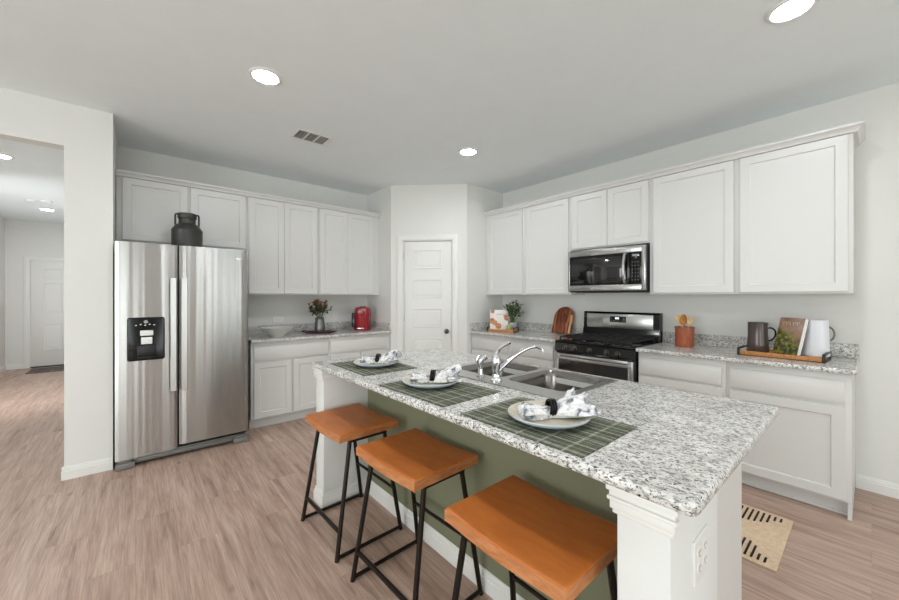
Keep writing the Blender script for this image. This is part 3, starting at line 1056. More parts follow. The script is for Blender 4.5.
mw = thing('microwave', 'stainless over-the-range microwave with black glass door, hung under the short cabinet', 'microwave', (XR - 0.405, 2.101, 1.398), Q)
MW, MH = 0.774, 0.425
MB().box(0.0, 0.03, 0.0, MW, 0.40, MH, 0.003).out('body', M['black'], mw)
mb = MB()
frame(mb, 0.0, 0.012, MW - 0.001, MH, 0.022, 0.068, MW - 0.034, MH - 0.060, 0.0, 0.032)
mb.out('front_frame', M['steel'], mw)
dr = MB().box(0.022, 0.004, 0.068, 0.632, 0.03, MH - 0.060, 0.002).out('door_window', M['black_gloss'], mw)
MB().box(0.040, 0.0025, 0.090, 0.560, 0.01, MH - 0.085, 0.002).out('glass', M['black_glass'], dr)
MB().box(0.634, 0.003, 0.068, MW - 0.034, 0.03, MH - 0.060, 0.002).out('control_panel', M['black_gloss'], mw)
MB().box(0.655, 0.0015, 0.325, 0.718, 0.004, 0.345, 0.001).out('display', M['water_glass'], mw)
for i in range(3):
    for j in range(6):
        MB().box(0.655 + 0.025 * i, 0.0018, 0.105 + 0.033 * j, 0.663 + 0.025 * i, 0.004, 0.110 + 0.033 * j).out('button', M['water_glass'], mw)
mb = MB()
n = 12
rings = []
for k in range(n + 1):
    t = k / n
    y = -0.010 - 0.036 * math.sin(PI * t) ** 0.6
    rings.append([(0.598 + dx, y + dy, 0.078 + 0.280 * t) for dx, dy in ((-0.014, 0.002), (-0.010, -0.008), (0.010, -0.008), (0.014, 0.002), (0.010, 0.012), (-0.010, 0.012))])
mb.rings(rings)
mb.box(0.586, -0.012, 0.078, 0.610, 0.006, 0.095, 0.002)
mb.box(0.586, -0.012, 0.341, 0.610, 0.006, 0.358, 0.002)
mb.out('handle', M['chrome'], dr)
MB().box(0.05, 0.06, -0.006, MW - 0.05, 0.36, 0.001, 0.002).out('vent_filter', M['steel_dark'], mw)

# ------------------------------------------------------------------ island
isl = thing('kitchen_island', 'kitchen island base with olive green knee wall and white end columns', 'island')
KX = 1.222                 # face of the green knee wall
IX0, IX1, IY0, IY1 = 0.885, 1.94, 0.238, 2.44
CX0, CX1 = 0.910, 1.292
MB().box(KX, 0.416, 0, KX + 0.11, 2.288, BH).out('knee_wall', M['green'], isl)
for k, (a, b) in enumerate(((0.295, 0.416), (2.288, 2.415))):
    col = MB().box(CX0, a, 0, CX1, b, BH, 0.004).out('column', M['column'], isl)
    cap = MB()
    for (z0, z1, e) in ((0.812, 0.824, 0.008), (0.824, 0.846, 0.013), (0.846, 0.856, 0.018), (0.856, 0.870, 0.014), (0.870, BH, 0.020)):
        cap.box(CX0 - e, a - (e if k else e), z0, CX1 if k else CX0 + 0.002, b + e, z1, 0.003)
        if not k:
            cap.box(CX0 + 0.002, b - 0.001, z0, CX1, b + e, z1, 0.003)
    cap.out('cap_moulding', M['trim'], col)
    bs = MB()
    for z0, z1, e in ((0, 0.062, 0.014), (0.062, 0.078, 0.010), (0.078, 0.094, 0.005)):
        bs.box(CX0 - e, a - e, z0, CX1 if k == 1 else CX1 - 0.0, b + e, z1, 0.002)
    bs.out('baseboard', M['trim'], col)
o = MB().sweep(BB, 'y', 0.430, 2.274).out('baseboard', M['trim'], isl, angle=20)
o.location = (KX, 0, 0)
# cabinet box behind the knee wall (hollow, the sink hangs in it)
mb = MB()
BX0, BX1, BY0, BY1 = KX + 0.112, 1.862, 0.345, 2.40
mb.box(BX0, BY0, 0.0, BX1, BY0 + 0.02, BH)
mb.box(BX0, BY1 - 0.02, 0.0, BX1, BY1, BH)
mb.box(BX0, BY0 + 0.02, 0.0, BX0 + 0.01, BY1 - 0.02, BH)
mb.box(BX1 - 0.02, BY0 + 0.02, 0.10, BX1, BY1 - 0.02, BH)
mb.box(BX0 + 0.01, BY0 + 0.02, 0.10, BX1 - 0.02, BY1 - 0.02, 0.12)
mb.box(BX1 - 0.08, BY0 + 0.02, 0.0, BX1 - 0.065, BY1 - 0.02, 0.10)
mb.out('cabinet_box', M['cab'], isl)
spans = [(0.36, 0.74), (0.76, 1.25), (1.26, 1.75), (1.77, 2.385)]
for a, b in spans:
    mb = MB()
    shaker(mb, -b + 0.006, 0.115, -a - 0.006, 0.678)
    mb.box(-b + 0.006, -0.019, 0.70, -a - 0.006, 0.0, 0.838, 0.0025)
    o = mb.out('door', M['cab'], isl, angle=20)
    o.rotation_euler = (0, 0, R(90))
    o.location = (BX1, 0, 0)
    o.scale = (-1, 1, 1) if False else (1, 1, 1)
    o.rotation_euler = (0, 0, R(90))
    # local x -> +Y ; shift so that -b..-a lands on a..b
    o.location = (BX1, a + b, 0)

SK = (1.345, 0.855, 1.885, 1.690)      # sink rim rectangle
ic = thing('island_countertop', 'long pale speckled granite countertop on the island, set for three', 'countertop')
SL = rrect(IX0, IY0, IX1, IY1, 0.022, 5)
slab(SL, (SK[0] + 0.02, SK[1] + 0.02, SK[2] - 0.02, SK[3] - 0.02)).out('slab', M['granite'], ic, weld=True)

# sink
sk = thing('sink', 'double bowl stainless drop-in sink in the island countertop', 'sink')
mb = MB()
bowls = [(1.462, 0.892, 1.856, 1.255), (1.462, 1.295, 1.856, 1.655)]
z = CH + 0.0005
t0, t1 = z, z + 0.005
def rimstrip(pts_out, pts_in):
    mb.rings([[(p[0], p[1], t0) for p in pts_out], [(p[0], p[1], t1) for p in pts_out], [(p[0], p[1], t1) for p in pts_in], [(p[0], p[1], t0 - 0.002) for p in pts_in]], caps=False)
# two half rims, each around its bowl
ym = 1.275
for (bx0, by0, bx1, by1), ya, yb in ((bowls[0], SK[1], ym), (bowls[1], ym, SK[3])):
    n = 6
    inner = rrect(bx0, by0, bx1, by1, 0.06, n)
    outer = []
    cor = [(SK[2], yb), (SK[0], yb), (SK[0], ya), (SK[2], ya)]
    for c in range(4):
        for k in range(n + 1):
            outer.append(cor[c])
    rimstrip(outer, inner)
rim = mb.out('rim', M['steel'], sk, weld=True)
for bx0, by0, bx1, by1 in bowls:
    mb = MB()
    lv = [(0.0, z + 0.005, 0.06), (0.004, z - 0.002, 0.058), (0.012, z - 0.03, 0.055), (0.020, CH - 0.150, 0.055), (0.030, CH - 0.172, 0.05), (0.055, CH - 0.182, 0.04)]
    rings = []
    for i, zz, r in lv:
        rings.append([(p[0], p[1], zz) for p in rrect(bx0 + i, by0 + i, bx1 - i, by1 - i, r, 6)])
    mb.rings(rings, caps=False)
    t = bmesh.new()
    t.faces.new([t.verts.new(p) for p in rings[-1]])
    mb.merge(t)
    b = mb.out('bowl', M['steel_bowl'], sk, angle=40)
    MB().lathe([(0, CH - 0.181), (0.043, CH - 0.181), (0.045, CH - 0.178), (0.03, CH - 0.180), (0, CH - 0.1805)], 24, c=((bx0 + bx1) / 2, (by0 + by1) / 2)).out('drain', M['chrome'], b)

# faucet and sprayer on the rim's deck
FB = (1.405, 1.262)
fc = thing('faucet', 'chrome kitchen faucet with arched spout and raised lever behind the sink bowls', 'faucet', (FB[0], FB[1], CH + 0.0055))
mb = MB()
mb.lathe([(0, 0), (0.031, 0), (0.031, 0.006), (0.024, 0.012), (0.020, 0.022), (0.018, 0.040), (0.020, 0.055), (0.023, 0.075), (0.024, 0.100), (0.021, 0.120), (0.016, 0.133), (0, 0.138)], 28)
mb.out('body', M['chrome'], fc)
mb = MB()
sp = spline([(0.010, -0.006, 0.048), (0.045, -0.02, 0.082), (0.110, -0.045, 0.130), (0.175, -0.068, 0.158), (0.225, -0.086, 0.163), (0.252, -0.096, 0.150), (0.257, -0.098, 0.136)], 6)
mb.tube(sp, [0.013 - 0.003 * min(1, i / 20) + (0.003 if i > len(sp) - 6 else 0) for i in range(len(sp))], 12)
mb.out('spout', M['chrome'], fc)
mb = MB()
lv = spline([(-0.004, 0.002, 0.120), (0.004, -0.004, 0.150), (0.022, -0.022, 0.178), (0.050, -0.052, 0.200)], 5)
mb.tube(lv, [0.015, 0.0145, 0.014, 0.013, 0.012, 0.0105, 0.010, 0.009, 0.009, 0.009, 0.009, 0.010, 0.0105, 0.0105, 0.010, 0.008][:len(lv)], 10)
mb.out('lever', M['chrome'], fc)
sp_ = thing('side_sprayer', 'small chrome hand sprayer standing beside the faucet', 'sprayer', (1.425, 1.395, CH + 0.0055))
MB().lathe([(0, 0), (0.024, 0), (0.024, 0.004), (0.017, 0.010), (0.014, 0.030), (0.013, 0.038), (0, 0.038)], 20).out('base', M['chrome'], sp_)
mb = MB()
hd = spline([(0, 0, 0.034), (0, 0, 0.06), (0.006, -0.004, 0.085), (0.024, -0.02, 0.108)], 5)
mb.tube(hd, [0.010 + 0.006 * (i / (len(hd) - 1)) for i in range(len(hd))], 12)
mb.tube([(-0.012, 0.012, 0.055), (-0.012, 0.012, 0.09), (-0.004, 0.004, 0.112)], 0.005, 8)
mb.out('head', M['chrome'], sp_)

def outlet(label, mat, gang=1):
    """duplex receptacle, plate face along local -y"""
    root = thing('wall_outlet', label, 'outlet', group='electrical outlets')
    root.matrix_world = mat
    pl = [(p[0], p[1]) for p in rrect(-0.036 * (1 + 0.64 * (gang - 1)), -0.058, 0.036 * (1 + 0.64 * (gang - 1)), 0.058, 0.004, 3)]
    pi_ = [(p[0], p[1]) for p in rrect(-0.036 * (1 + 0.64 * (gang - 1)) + 0.004, -0.054, 0.036 * (1 + 0.64 * (gang - 1)) - 0.004, 0.054, 0.003, 3)]
    MB().rings([[(x, 0, zz) for x, zz in pl], [(x, -0.003, zz) for x, zz in pl], [(x, -0.006, zz) for x, zz in pi_]]).out('cover_plate', M['plate_white'], root)
    for g in range(gang):
        gx = 0.046 * (g - (gang - 1) / 2)
        for s in (-1, 1):
            r = MB().lathe([(0, 0), (0.017, 0), (0.016, 0.0015), (0, 0.0015)], 20, mat=Matrix.Translation((gx, -0.0058, s * 0.0195)) @ Matrix.Rotation(R(90), 4, 'X')).out('receptacle', M['plate_white'], root)
            for dx, z0, z1, hw in ((-0.0065, -0.001, 0.008, 0.001), (0.0065, -0.001, 0.008, 0.001), (0.0, -0.010, -0.006, 0.002)):
                MB().box(gx + dx - hw, -0.0078, s * 0.0195 + z0, gx + dx + hw, -0.0072, s * 0.0195 + z1).out('slot', M['slot'], r)
    return root
outlet('wide white outlet plate on the near end column of the island', Matrix.Translation((1.118, 0.295, 0.675)), 2)
outlet('white sideways outlet on the fridge wall above the ceramic bowl', Matrix.Translation((1.30, YL, 1.075)) @ Matrix.Rotation(R(90), 4, 'Y'))
outlet('white outlet on the fridge wall left of the coffee maker', Matrix.Translation((2.02, YL, 1.10)) )

# ------------------------------------------------------------------ place settings
mat_spots = [(1.090, 0.754, 0.0), (1.090, 1.352, R(1.5)), (1.135, 2.060, R(-1.5))]
names3 = ['nearest the camera', 'in the middle of the row, before the faucet', 'at the far end by the pantry']
def placemat(i):
    x, y, rz = mat_spots[i]
    mb = MB()
    hx, hy = 0.178, 0.245
    n = 20
    mb.box(-hx, -hy, 0.0, hx, hy, 0.0025, 0.001, seg=1)
    o = mb.out('placemat', M['plaid'])
    o.location = (x, y, CH + 0.0004)
    o.rotation_euler = (0, 0, rz)
    tag(o, 'green plaid placemat ' + ['nearest the camera on the island', 'in the middle of the island, before the faucet', 'at the far end of the island by the pantry'][i], 'placemat', 'plaid placemats on the island')
plate_spots = [(1.098, 0.742), (1.102, 1.420), (1.152, 2.043)]
def plate(i):
    x, y = plate_spots[i]
    o = thing('plate', 'round cream stoneware plate ' + names3[i], 'plate', (x, y, CH + 0.003), 0, 'stoneware plates on the placemats')
    mb = MB()
    mb.lathe([(0, 0.0), (0.075, 0.0), (0.080, 0.002), (0.118, 0.011), (0.136, 0.021), (0.141, 0.027), (0.140, 0.030)], 48, mi=1, caps=False)
    mb.lathe([(0.140, 0.030), (0.135, 0.029), (0.112, 0.019), (0.092, 0.0135), (0.0, 0.012)], 48, mi=0, caps=False)
    mb.out('dish', [M['stoneware'], M['stoneware_rim']], o, angle=60, weld=True)
def napkin(i):
    x, y = plate_spots[i]
    rz = (R(-38), R(-42), R(-40))[i]
    rnd = random.Random(40 + i)
    ph = [rnd.uniform(0, 6.28) for _ in range(6)]
    mb = MB()
    L0, L1, nt_, na = -0.100, 0.132, 44, 64
    rings = []
    for k in range(nt_ + 1):
        t = k / nt_
        s = L0 + (L1 - L0) * t
        p = (s - 0.010) / 0.1                     # 0 at the pinch
        wdt = 0.022 + (0.034 if p < 0 else 0.050) * min(1, abs(p)) ** 0.7
        hgt = 0.020 + (0.006 if p < 0 else 0.020) * min(1, abs(p)) ** 0.8
        end = min(1.0, (1 - abs(2 * t - 1)) * 9)
        if p < 0:
            wdt *= 0.35 + 0.65 * math.sqrt(end)
            hgt *= 0.35 + 0.65 * math.sqrt(end)
        fold = min(1, abs(p)) * 0.34 + 0.05
        ring = []
        for j in range(na):
            a = 2 * PI * j / na
            f = 1 + fold * (0.6 * math.sin(5 * a + ph[0] + 2.0 * p) + 0.45 * math.sin(9 * a + ph[1] - 2.5 * p) + 0.25 * math.sin(3 * a + ph[2]))
            f = max(0.35, f)
            ext = 0.0
            if t > 0.8:
                ext = (t - 0.8) / 0.2 * 0.020 * math.sin(4 * a + ph[3])
            yy = wdt * f * math.cos(a)
            zz = hgt * f * math.sin(a)
            zz = max(zz, -hgt * 0.62)
            ring.append((s + ext, yy, zz + hgt * 0.62 + max(0, p) * 0.010))
        rings.append(ring)
    mb.rings(rings)
    # a raised tail of cloth at the open end
    tail = []
    for k in range(13):
        t = k / 12
        row = []
        for j in range(15):
            q = j / 14 - 0.5
            zz = 0.026 + 0.042 * t + 0.010 * math.sin(q * 14 + ph[4]) * (0.4 + t)
            row.append((0.030 + 0.085 * t, q * (0.030 + 0.085 * t), zz + (0.016 * math.sin(q * 7 + ph[5]) * t)))
        tail.append(row)
    t2 = [[(a_[0], a_[1], a_[2] - 0.003) for a_ in r] for r in tail]
    for g in range(12):
        for h in range(14):
            for s_ in (tail, t2):
                t = bmesh.new()
                t.faces.new([t.verts.new(v) for v in (s_[g][h], s_[g][h + 1], s_[g + 1][h + 1], s_[g + 1][h])])
                mb.merge(t)
    o = mb.out('napkin', M['napkin'], angle=60, weld=True)
    o.location = (x, y, CH + 0.0165)
    o.rotation_euler = (0, 0, rz)
    tag(o, 'white grey-printed napkin gathered on the plate ' + names3[i], 'napkin', 'napkins on the plates')
    mb = MB()
    for k in range(3):
        pts = []
        for j in range(32):
            a = 2 * PI * j / 32
            pts.append((0.001 + 0.0085 * k + 0.003 * math.sin(a), 0.0310 * math.cos(a), 0.0305 + 0.0270 * math.sin(a)))
        mb.tube(pts, 0.0042, 8, closed=True)
    r = mb.out('napkin_ring', M['ring'])
    r.location = (x, y, CH + 0.0165)
    r.rotation_euler = (0, 0, rz)
    tag(r, 'black coil napkin ring on the plate ' + names3[i], 'napkin ring', 'napkin rings')
for i in range(3):
    placemat(i)
    plate(i)
    napkin(i)

# ------------------------------------------------------------------ bar stools
def stool(label, loc, rz):
    root = thing('bar_stool', label, 'stool', loc, rz, 'bar stools along the island')
    hx, hy, th, zt = 0.180, 0.229, 0.042, 0.640
    nx, ny = 14, 20
    def top(u, v):
        x = -hx + 2 * hx * u
        y = -hy + 2 * hy * v
        dip = -0.011 * (math.cos(PI * (v - 0.5)) ** 1.2 if abs(v - 0.5) < 0.5 else 0)
        rnd = 0.0
        for e in (u * 2 * hx, (1 - u) * 2 * hx, v * 2 * hy, (1 - v) * 2 * hy):
            if e < 0.010:
                rnd -= 0.5 * (0.010 - e) ** 2 / 0.010
        return Vector((x, y, zt + dip + rnd))
    t = bmesh.new()
    us = [0, 0.012, 0.027] + [0.027 + 0.946 * k / nx for k in range(1, nx)] + [0.973, 0.988, 1]
    vs = [0, 0.010, 0.021] + [0.021 + 0.958 * k / ny for k in range(1, ny)] + [0.979, 0.990, 1]
    tv = [[t.verts.new(top(u, v)) for v in vs] for u in us]
    bv = [[t.verts.new(Vector((top(u, v).x, top(u, v).y, top(u, v).z - th + (0.004 if min(u, 1 - u, v, 1 - v) < 0.01 else 0)))) for v in vs] for u in us]
    A, B = len(us), len(vs)
    for i in range(A - 1):
        for j in range(B - 1):
            t.faces.new((tv[i][j], tv[i + 1][j], tv[i + 1][j + 1], tv[i][j + 1]))
            t.faces.new((bv[i][j], bv[i][j + 1], bv[i + 1][j + 1], bv[i + 1][j]))
    edge = [(i, 0) for i in range(A)] + [(A - 1, j) for j in range(1, B)] + [(i, B - 1) for i in range(A - 2, -1, -1)] + [(0, j) for j in range(B - 2, 0, -1)]
    side = []
    for k in range(len(edge)):
        a, b = edge[k], edge[(k + 1) % len(edge)]
        side.append(t.faces.new((tv[a[0]][a[1]], bv[a[0]][a[1]], bv[b[0]][b[1]], tv[b[0]][b[1]])))
    for f in side:
        f.material_index = 1
    mb = MB()
    mb.bm.free()
    mb.bm = t
    mb.out('seat', [M['seat'], M['seat_edge']], root, angle=50)
    fx, tx, fy, ty, r = 0.196, 0.105, 0.232, 0.196, 0.0115
    ztop = 0.592
    P = lambda sx, sy, zz: (sx * (fx + (tx - fx) * zz / ztop), sy * (fy + (ty - fy) * zz / ztop), zz)
    for sx in (-1, 1):
        for sy in (-1, 1):
            MB().tube([P(sx, sy, 0.0), P(sx, sy, 0.585)], r, 10).out('leg', M['bronze'], root)
    for sy in (-1, 1):
        MB().tube([P(-1, sy, 0.016), P(1, sy, 0.016)], 0.0095, 10).out('floor_bar', M['bronze'], root)
        MB().box(-0.115, sy * 0.196 - 0.014, 0.575, 0.115, sy * 0.196 + 0.014, 0.602 - (0.0), 0.002).out('seat_bracket', M['bronze'], root)
    MB().tube([P(-1, -1, 0.135), P(-1, 1, 0.135)], 0.0105, 10).out('footrest', M['bronze'], root)
    MB().tube([P(1, -1, 0.245), P(1, 1, 0.245)], 0.0085, 10).out('stretcher', M['bronze'], root)
    return root
s0 = stool('orange-brown saddle seat bar stool nearest the camera, beside the white column', (0.970, 0.713, 0), 0)
dup(s0, (0.985, 1.386, 0), R(2), 'orange-brown saddle seat bar stool in the middle of the row of three')
dup(s0, (0.966, 2.016, 0), R(1.5), 'orange-brown saddle seat bar stool at the far end, closest to the refrigerator')

# ------------------------------------------------------------------ fridge-wall counter items
bw = MB().lathe([(0, 0), (0.066, 0), (0.068, 0.006), (0.096, 0.030), (0.136, 0.066), (0.160, 0.098), (0.163, 0.100), (0.157, 0.097), (0.131, 0.066), (0.090, 0.030), (0.056, 0.014), (0, 0.012)], 44).out('bowl', M['bowl'], angle=60)
bw.location = (1.185, 4.285, CH)
tag(bw, 'plain off-white ceramic bowl on the counter beside the refrigerator', 'bowl')

VX, VY = 1.685, 4.36
tr = thing('serving_tray', 'dark plum octagonal tray with side handles under the flower vase', 'tray', (VX, VY, CH), R(-41))
mb = MB()
def octo(rx, ry, z, ch=0.38):
    return [(rx, -ry * ch, z), (rx, ry * ch, z), (rx * ch, ry, z), (-rx * ch, ry, z), (-rx, ry * ch, z), (-rx, -ry * ch, z), (-rx * ch, -ry, z), (rx * ch, -ry, z)]
mb.rings([octo(0.150, 0.110, 0), octo(0.170, 0.130, 0.018), octo(0.165, 0.125, 0.019), octo(0.148, 0.108, 0.006)])
mb.out('dish', M['plum'], tr)
for s in (-1, 1):
    MB().tube(spline([(s * 0.164, -0.045, 0.016), (s * 0.195, -0.038, 0.022), (s * 0.205, 0, 0.024), (s * 0.195, 0.038, 0.022), (s * 0.164, 0.045, 0.016)], 5), 0.006, 8).out('handle', M['black'], tr)
vs_ = MB().lathe([(0, 0), (0.058, 0), (0.062, 0.006), (0.062, 0.05), (0.058, 0.105), (0.051, 0.150), (0.050, 0.165), (0.056, 0.178), (0.053, 0.178), (0.045, 0.165), (0.045, 0.10), (0, 0.03)], 32).out('vase', M['vase'], angle=50)
vs_.location = (VX, VY, CH + 0.0065)
tag(vs_, 'pewter grey vase standing on the plum tray, holding flowers', 'vase')
fl = thing('flower_bouquet', 'bouquet of rust and yellow flowers with dark leaves in the pewter vase', 'flowers', (VX, VY, CH + 0.115))
def leaf_into(mb, base, dirv, ln, wd, rnd, bend=0.3, mi=0):
    d = Vector(dirv).normalized()
    side = d.cross(Vector((0, 0, 1)))
    side = side.normalized() if side.length > 0.01 else Vector((1, 0, 0))
    side = (side + 0.5 * Vector((rnd.uniform(-1, 1), rnd.uniform(-1, 1), rnd.uniform(-1, 1)))).normalized()
    nrm = side.cross(d).normalized()
    t = bmesh.new()
    rows = []
    for k, wf in enumerate((0.12, 0.75, 1.0, 0.7, 0.06)):
        f = k / 4
        c = Vector(base) + d * ln * f - Vector((0, 0, 1)) * bend * ln * f * f
        rows.append([t.verts.new(c - side * wd * wf / 2 + nrm * 0.12 * wd * wf), t.verts.new(c), t.verts.new(c + side * wd * wf / 2 + nrm * 0.12 * wd * wf)])
    for a, b in zip(rows, rows[1:]):
        for j in range(2):
            t.faces.new((a[j], a[j + 1], b[j + 1], b[j]))
    mb.merge(t, mi)
rnd = random.Random(5)
mb = MB()
heads = []
for k in range(26):
    a = rnd.uniform(0, 2 * PI)
    rr = rnd.uniform(0.02, 0.140)
    zz = 0.305 - rr * 0.75 + rnd.uniform(-0.05, 0.03)
    tip = Vector((rr * math.cos(a), rr * math.sin(a), zz))
    mb.tube(spline([(0.010 * math.cos(a), 0.010 * math.sin(a), -0.03), (0.02 * math.cos(a), 0.02 * math.sin(a), 0.06), tip], 4), 0.0018, 5)
    heads.append(tip)
    for q in range(11):
        f = rnd.uniform(0.45, 1.0)
        b = Vector((0.02 * math.cos(a), 0.02 * math.sin(a), 0.06)).lerp(tip, f)
        leaf_into(mb, b, (rnd.uniform(-1, 1), rnd.uniform(-1, 1), rnd.uniform(-0.2, 1)), rnd.uniform(0.036, 0.064), 0.022, rnd)
mb.out('foliage', M['leaf_dark'], fl, angle=60)
rnd.shuffle(heads)
for tip in heads[:17]:
    mb = MB()
    for q in range(11):
        a = 2 * PI * q / 11
        leaf_into(mb, tip, (0.7 * math.cos(a), 0.7 * math.sin(a), 0.9 + rnd.uniform(-0.4, 0.5)), rnd.uniform(0.024, 0.038), 0.013, rnd, 0.0)
    mb.out('blossom', M['petal'], fl, angle=60)

cm = thing('coffee_maker', 'red single-serve coffee maker with dark water tank on the counter', 'coffee maker', (2.27, 4.39, CH), R(-42))
mb = MB()
def sup(rx, ry, z, e=3.2, n=36, cx=0, cy=0):
    out = []
    for k in range(n):
        a = 2 * PI * k / n
        c, s = math.cos(a), math.sin(a)
        out.append((cx + rx * abs(c) ** (2 / e) * (1 if c >= 0 else -1), cy + ry * abs(s) ** (2 / e) * (1 if s >= 0 else -1), z))
    return out
# local -y faces the camera
mb.rings([sup(0.100, 0.120, 0.0), sup(0.104, 0.124, 0.012), sup(0.104, 0.124, 0.030), sup(0.085, 0.100, 0.036)], mi=0)
mb.rings([sup(0.088, 0.098, 0.034, cy=0.02), sup(0.094, 0.106, 0.10, cy=0.015), sup(0.099, 0.112, 0.20, cy=0.012), sup(0.099, 0.114, 0.262, cy=0.006), sup(0.090, 0.105, 0.290, cy=0.006), sup(0.062, 0.075, 0.303, cy=0.006)])
mb.out('body', M['red'], cm, angle=45)
MB().rings([sup(0.026, 0.062, 0.034, cx=-0.104, cy=0.0), sup(0.030, 0.070, 0.06, cx=-0.106), sup(0.030, 0.072, 0.215, cx=-0.106), sup(0.024, 0.062, 0.226, cx=-0.104)]).out('water_tank', M['tank'], cm, angle=45)
mb = MB()
mb.tube(spline([(-0.062, -0.088, 0.258), (-0.045, -0.118, 0.262), (0, -0.126, 0.264), (0.045, -0.118, 0.262), (0.062, -0.088, 0.258)], 6), 0.008, 8)
mb.out('lid_handle', M['chrome'], cm)
MB().rings([sup(0.045, 0.020, 0.195, cy=-0.106), sup(0.050, 0.024, 0.215, cy=-0.108), sup(0.052, 0.026, 0.252, cy=-0.104)]).out('brew_head', M['red'], cm, angle=45)
MB().rings([sup(0.040, 0.030, 0.300), sup(0.038, 0.028, 0.312)]).out('lid_button', M['red'], cm)
MB().box(-0.050, -0.136, 0.020, 0.050, -0.090, 0.040, 0.006).out('drip_tray', M['chrome'], cm)

# ------------------------------------------------------------------ range-wall counter items
# cutting board leaning on the backsplash
mb = MB()
BWd, BHt, BT = 0.256, 0.325, 0.018
prof = [(-BWd / 2, 0.012), (-BWd / 2 + 0.012, 0.0), (BWd / 2 - 0.012, 0.0), (BWd / 2, 0.012), (BWd / 2, BHt - 0.128)]
for k in range(1, 14):
    a = PI * k / 14
    prof.append((BWd / 2 * math.cos(a), BHt - 0.128 + 0.128 * math.sin(a)))
prof.append((-BWd / 2, BHt - 0.128))
def ins(p, i):
    return [(x * (1 - i / (BWd / 2)), i + z * (1 - 2 * i / BHt)) for x, z in p]
mb.rings([[(x, -BT, z) for x, z in ins(prof, 0.003)], [(x, -BT + 0.003, z) for x, z in prof], [(x, -0.003, z) for x, z in prof], [(x, 0, z) for x, z in ins(prof, 0.003)]])
ct = mb.out('cutting_board', M['board'])
ct.matrix_world = Matrix.Translation((3.748, 2.355, CH + 0.0065)) @ Matrix.Rotation(Q, 4, 'Z') @ Matrix.Rotation(R(-18.5), 4, 'X')
tag(ct, 'arched striped hardwood cutting board leaning on the backsplash beside the range', 'cutting board')
mb = MB()
mb.box(BWd / 2 - 0.040, -BT - 0.0006, 0.006, BWd / 2 - 0.016, -BT + 0.004, BHt - 0.10)
st = mb.out('pale_strip', M['board_pale'], ct)
st['label'] = 'pale maple strip'

# wooden crock with three utensils
CKX, CKY = 3.655, 1.075
ck = MB().lathe([(0, 0), (0.070, 0), (0.072, 0.004), (0.072, 0.160), (0.077, 0.163), (0.077, 0.174), (0.064, 0.174), (0.064, 0.02), (0, 0.02)], 36).out('utensil_crock', M['crock'])
ck.location = (CKX, CKY, CH)
tag(ck, 'reddish wooden crock on the counter right of the range, holding spoons', 'crock')
def spoon(name, label, m, base, top, lw, lh, slot=False):
    mb = MB()
    base, top = Vector(base), Vector(top)
    d = (top - base).normalized()
    n = Vector((-0.75, -0.62, 0.1)).normalized()
    sx = d.cross(n).normalized()
    ln = (top - base).length
    mb.tube([base, base + d * (ln - lh)], 0.006, 8)
    rings = []
    for k in range(13):
        t = k / 12
        c = base + d * (ln - lh * 1.05 + lh * 1.05 * t)
        wd = lw * (math.sin(PI * min(1, 0.08 + 0.92 * t)) ** 0.55 if not slot else min(1, 0.35 + 1.4 * t))
        wd = max(0.004, wd) if t < 0.999 else (0.006 if not slot else lw * 0.9)
        rings.append([c + sx * wd * math.cos(2 * PI * j / 16) + n * 0.006 * math.sin(2 * PI * j / 16) - n * (0.010 * math.sin(PI * t) if not slot else 0) for j in range(16)])
    mb.rings(rings)
    o = mb.out(name, M[m], angle=50)
    o.location = (CKX, CKY, CH + 0.024)
    tag(o, label, 'utensil', 'utensils in the crock')
spoon('wooden_spoon', 'amber wooden spoon with wide bowl, in the middle of the crock', 'spoon_dark', (0.02, 0.0, 0.0), (-0.012, 0.004, 0.258), 0.030, 0.085)
spoon('wooden_spatula', 'pale flat wooden spatula leaning left in the crock', 'spoon_pale', (0.0, -0.045, 0.0), (0.010, 0.062, 0.245), 0.026, 0.080, True)
spoon('wooden_spoon', 'pale wooden spoon leaning right in the crock', 'spoon_pale', (0.02, 0.03, 0.0), (0.000, -0.060, 0.240), 0.026, 0.070)

# tray with pitchers and a book
TR = thing('serving_tray', 'long acacia serving tray with black metal ends, under book and pitchers', 'tray', (3.560, 0.425, CH), R(-93))
mb = MB()
TL, TW = 0.226, 0.120
mb.box(-TL + 0.004, -TW, 0.004, TL - 0.004, TW, 0.020, 0.002)
for s in (-1, 1):
    mb.box(-TL + 0.004, s * TW - 0.008, 0.004, TL - 0.004, s * TW + 0.008, 0.034, 0.003)
mb.out('board', M['wood_tray'], TR)
for s in (-1, 1):
    mb = MB()
    x = s * TL
    mb.box(x - 0.008, -TW - 0.012, 0.0, x + 0.008, -TW + 0.006, 0.056, 0.001)
    mb.box(x - 0.008, TW - 0.006, 0.0, x + 0.008, TW + 0.012, 0.056, 0.001)
    mb.box(x - 0.008, -TW - 0.012, 0.046, x + 0.008, TW + 0.012, 0.056, 0.001)
    mb.box(x - 0.008, -TW - 0.012, 0.0, x + 0.008, TW + 0.012, 0.010, 0.001)
    mb.out('end_handle', M['black'], TR)
TZ = CH + 0.0205
pt = thing('pitcher', 'dark grey-brown pitcher with black handle on the tray, left of the book', 'pitcher', (3.590, 0.568, TZ), R(-50))
MB().lathe([(0, 0), (0.064, 0), (0.068, 0.004), (0.065, 0.06), (0.060, 0.13), (0.060, 0.212), (0.062, 0.222), (0.056, 0.222), (0.054, 0.13), (0.056, 0.02), (0, 0.012)], 40).out('body', M['mug_dark'], pt, angle=50)
MB().tube(spline([(0.056, 0, 0.172), (0.090, 0, 0.180), (0.117, 0, 0.158), (0.117, 0, 0.118), (0.094, 0, 0.088), (0.060, 0, 0.080)], 6), 0.006, 8).out('handle', M['black'], pt)
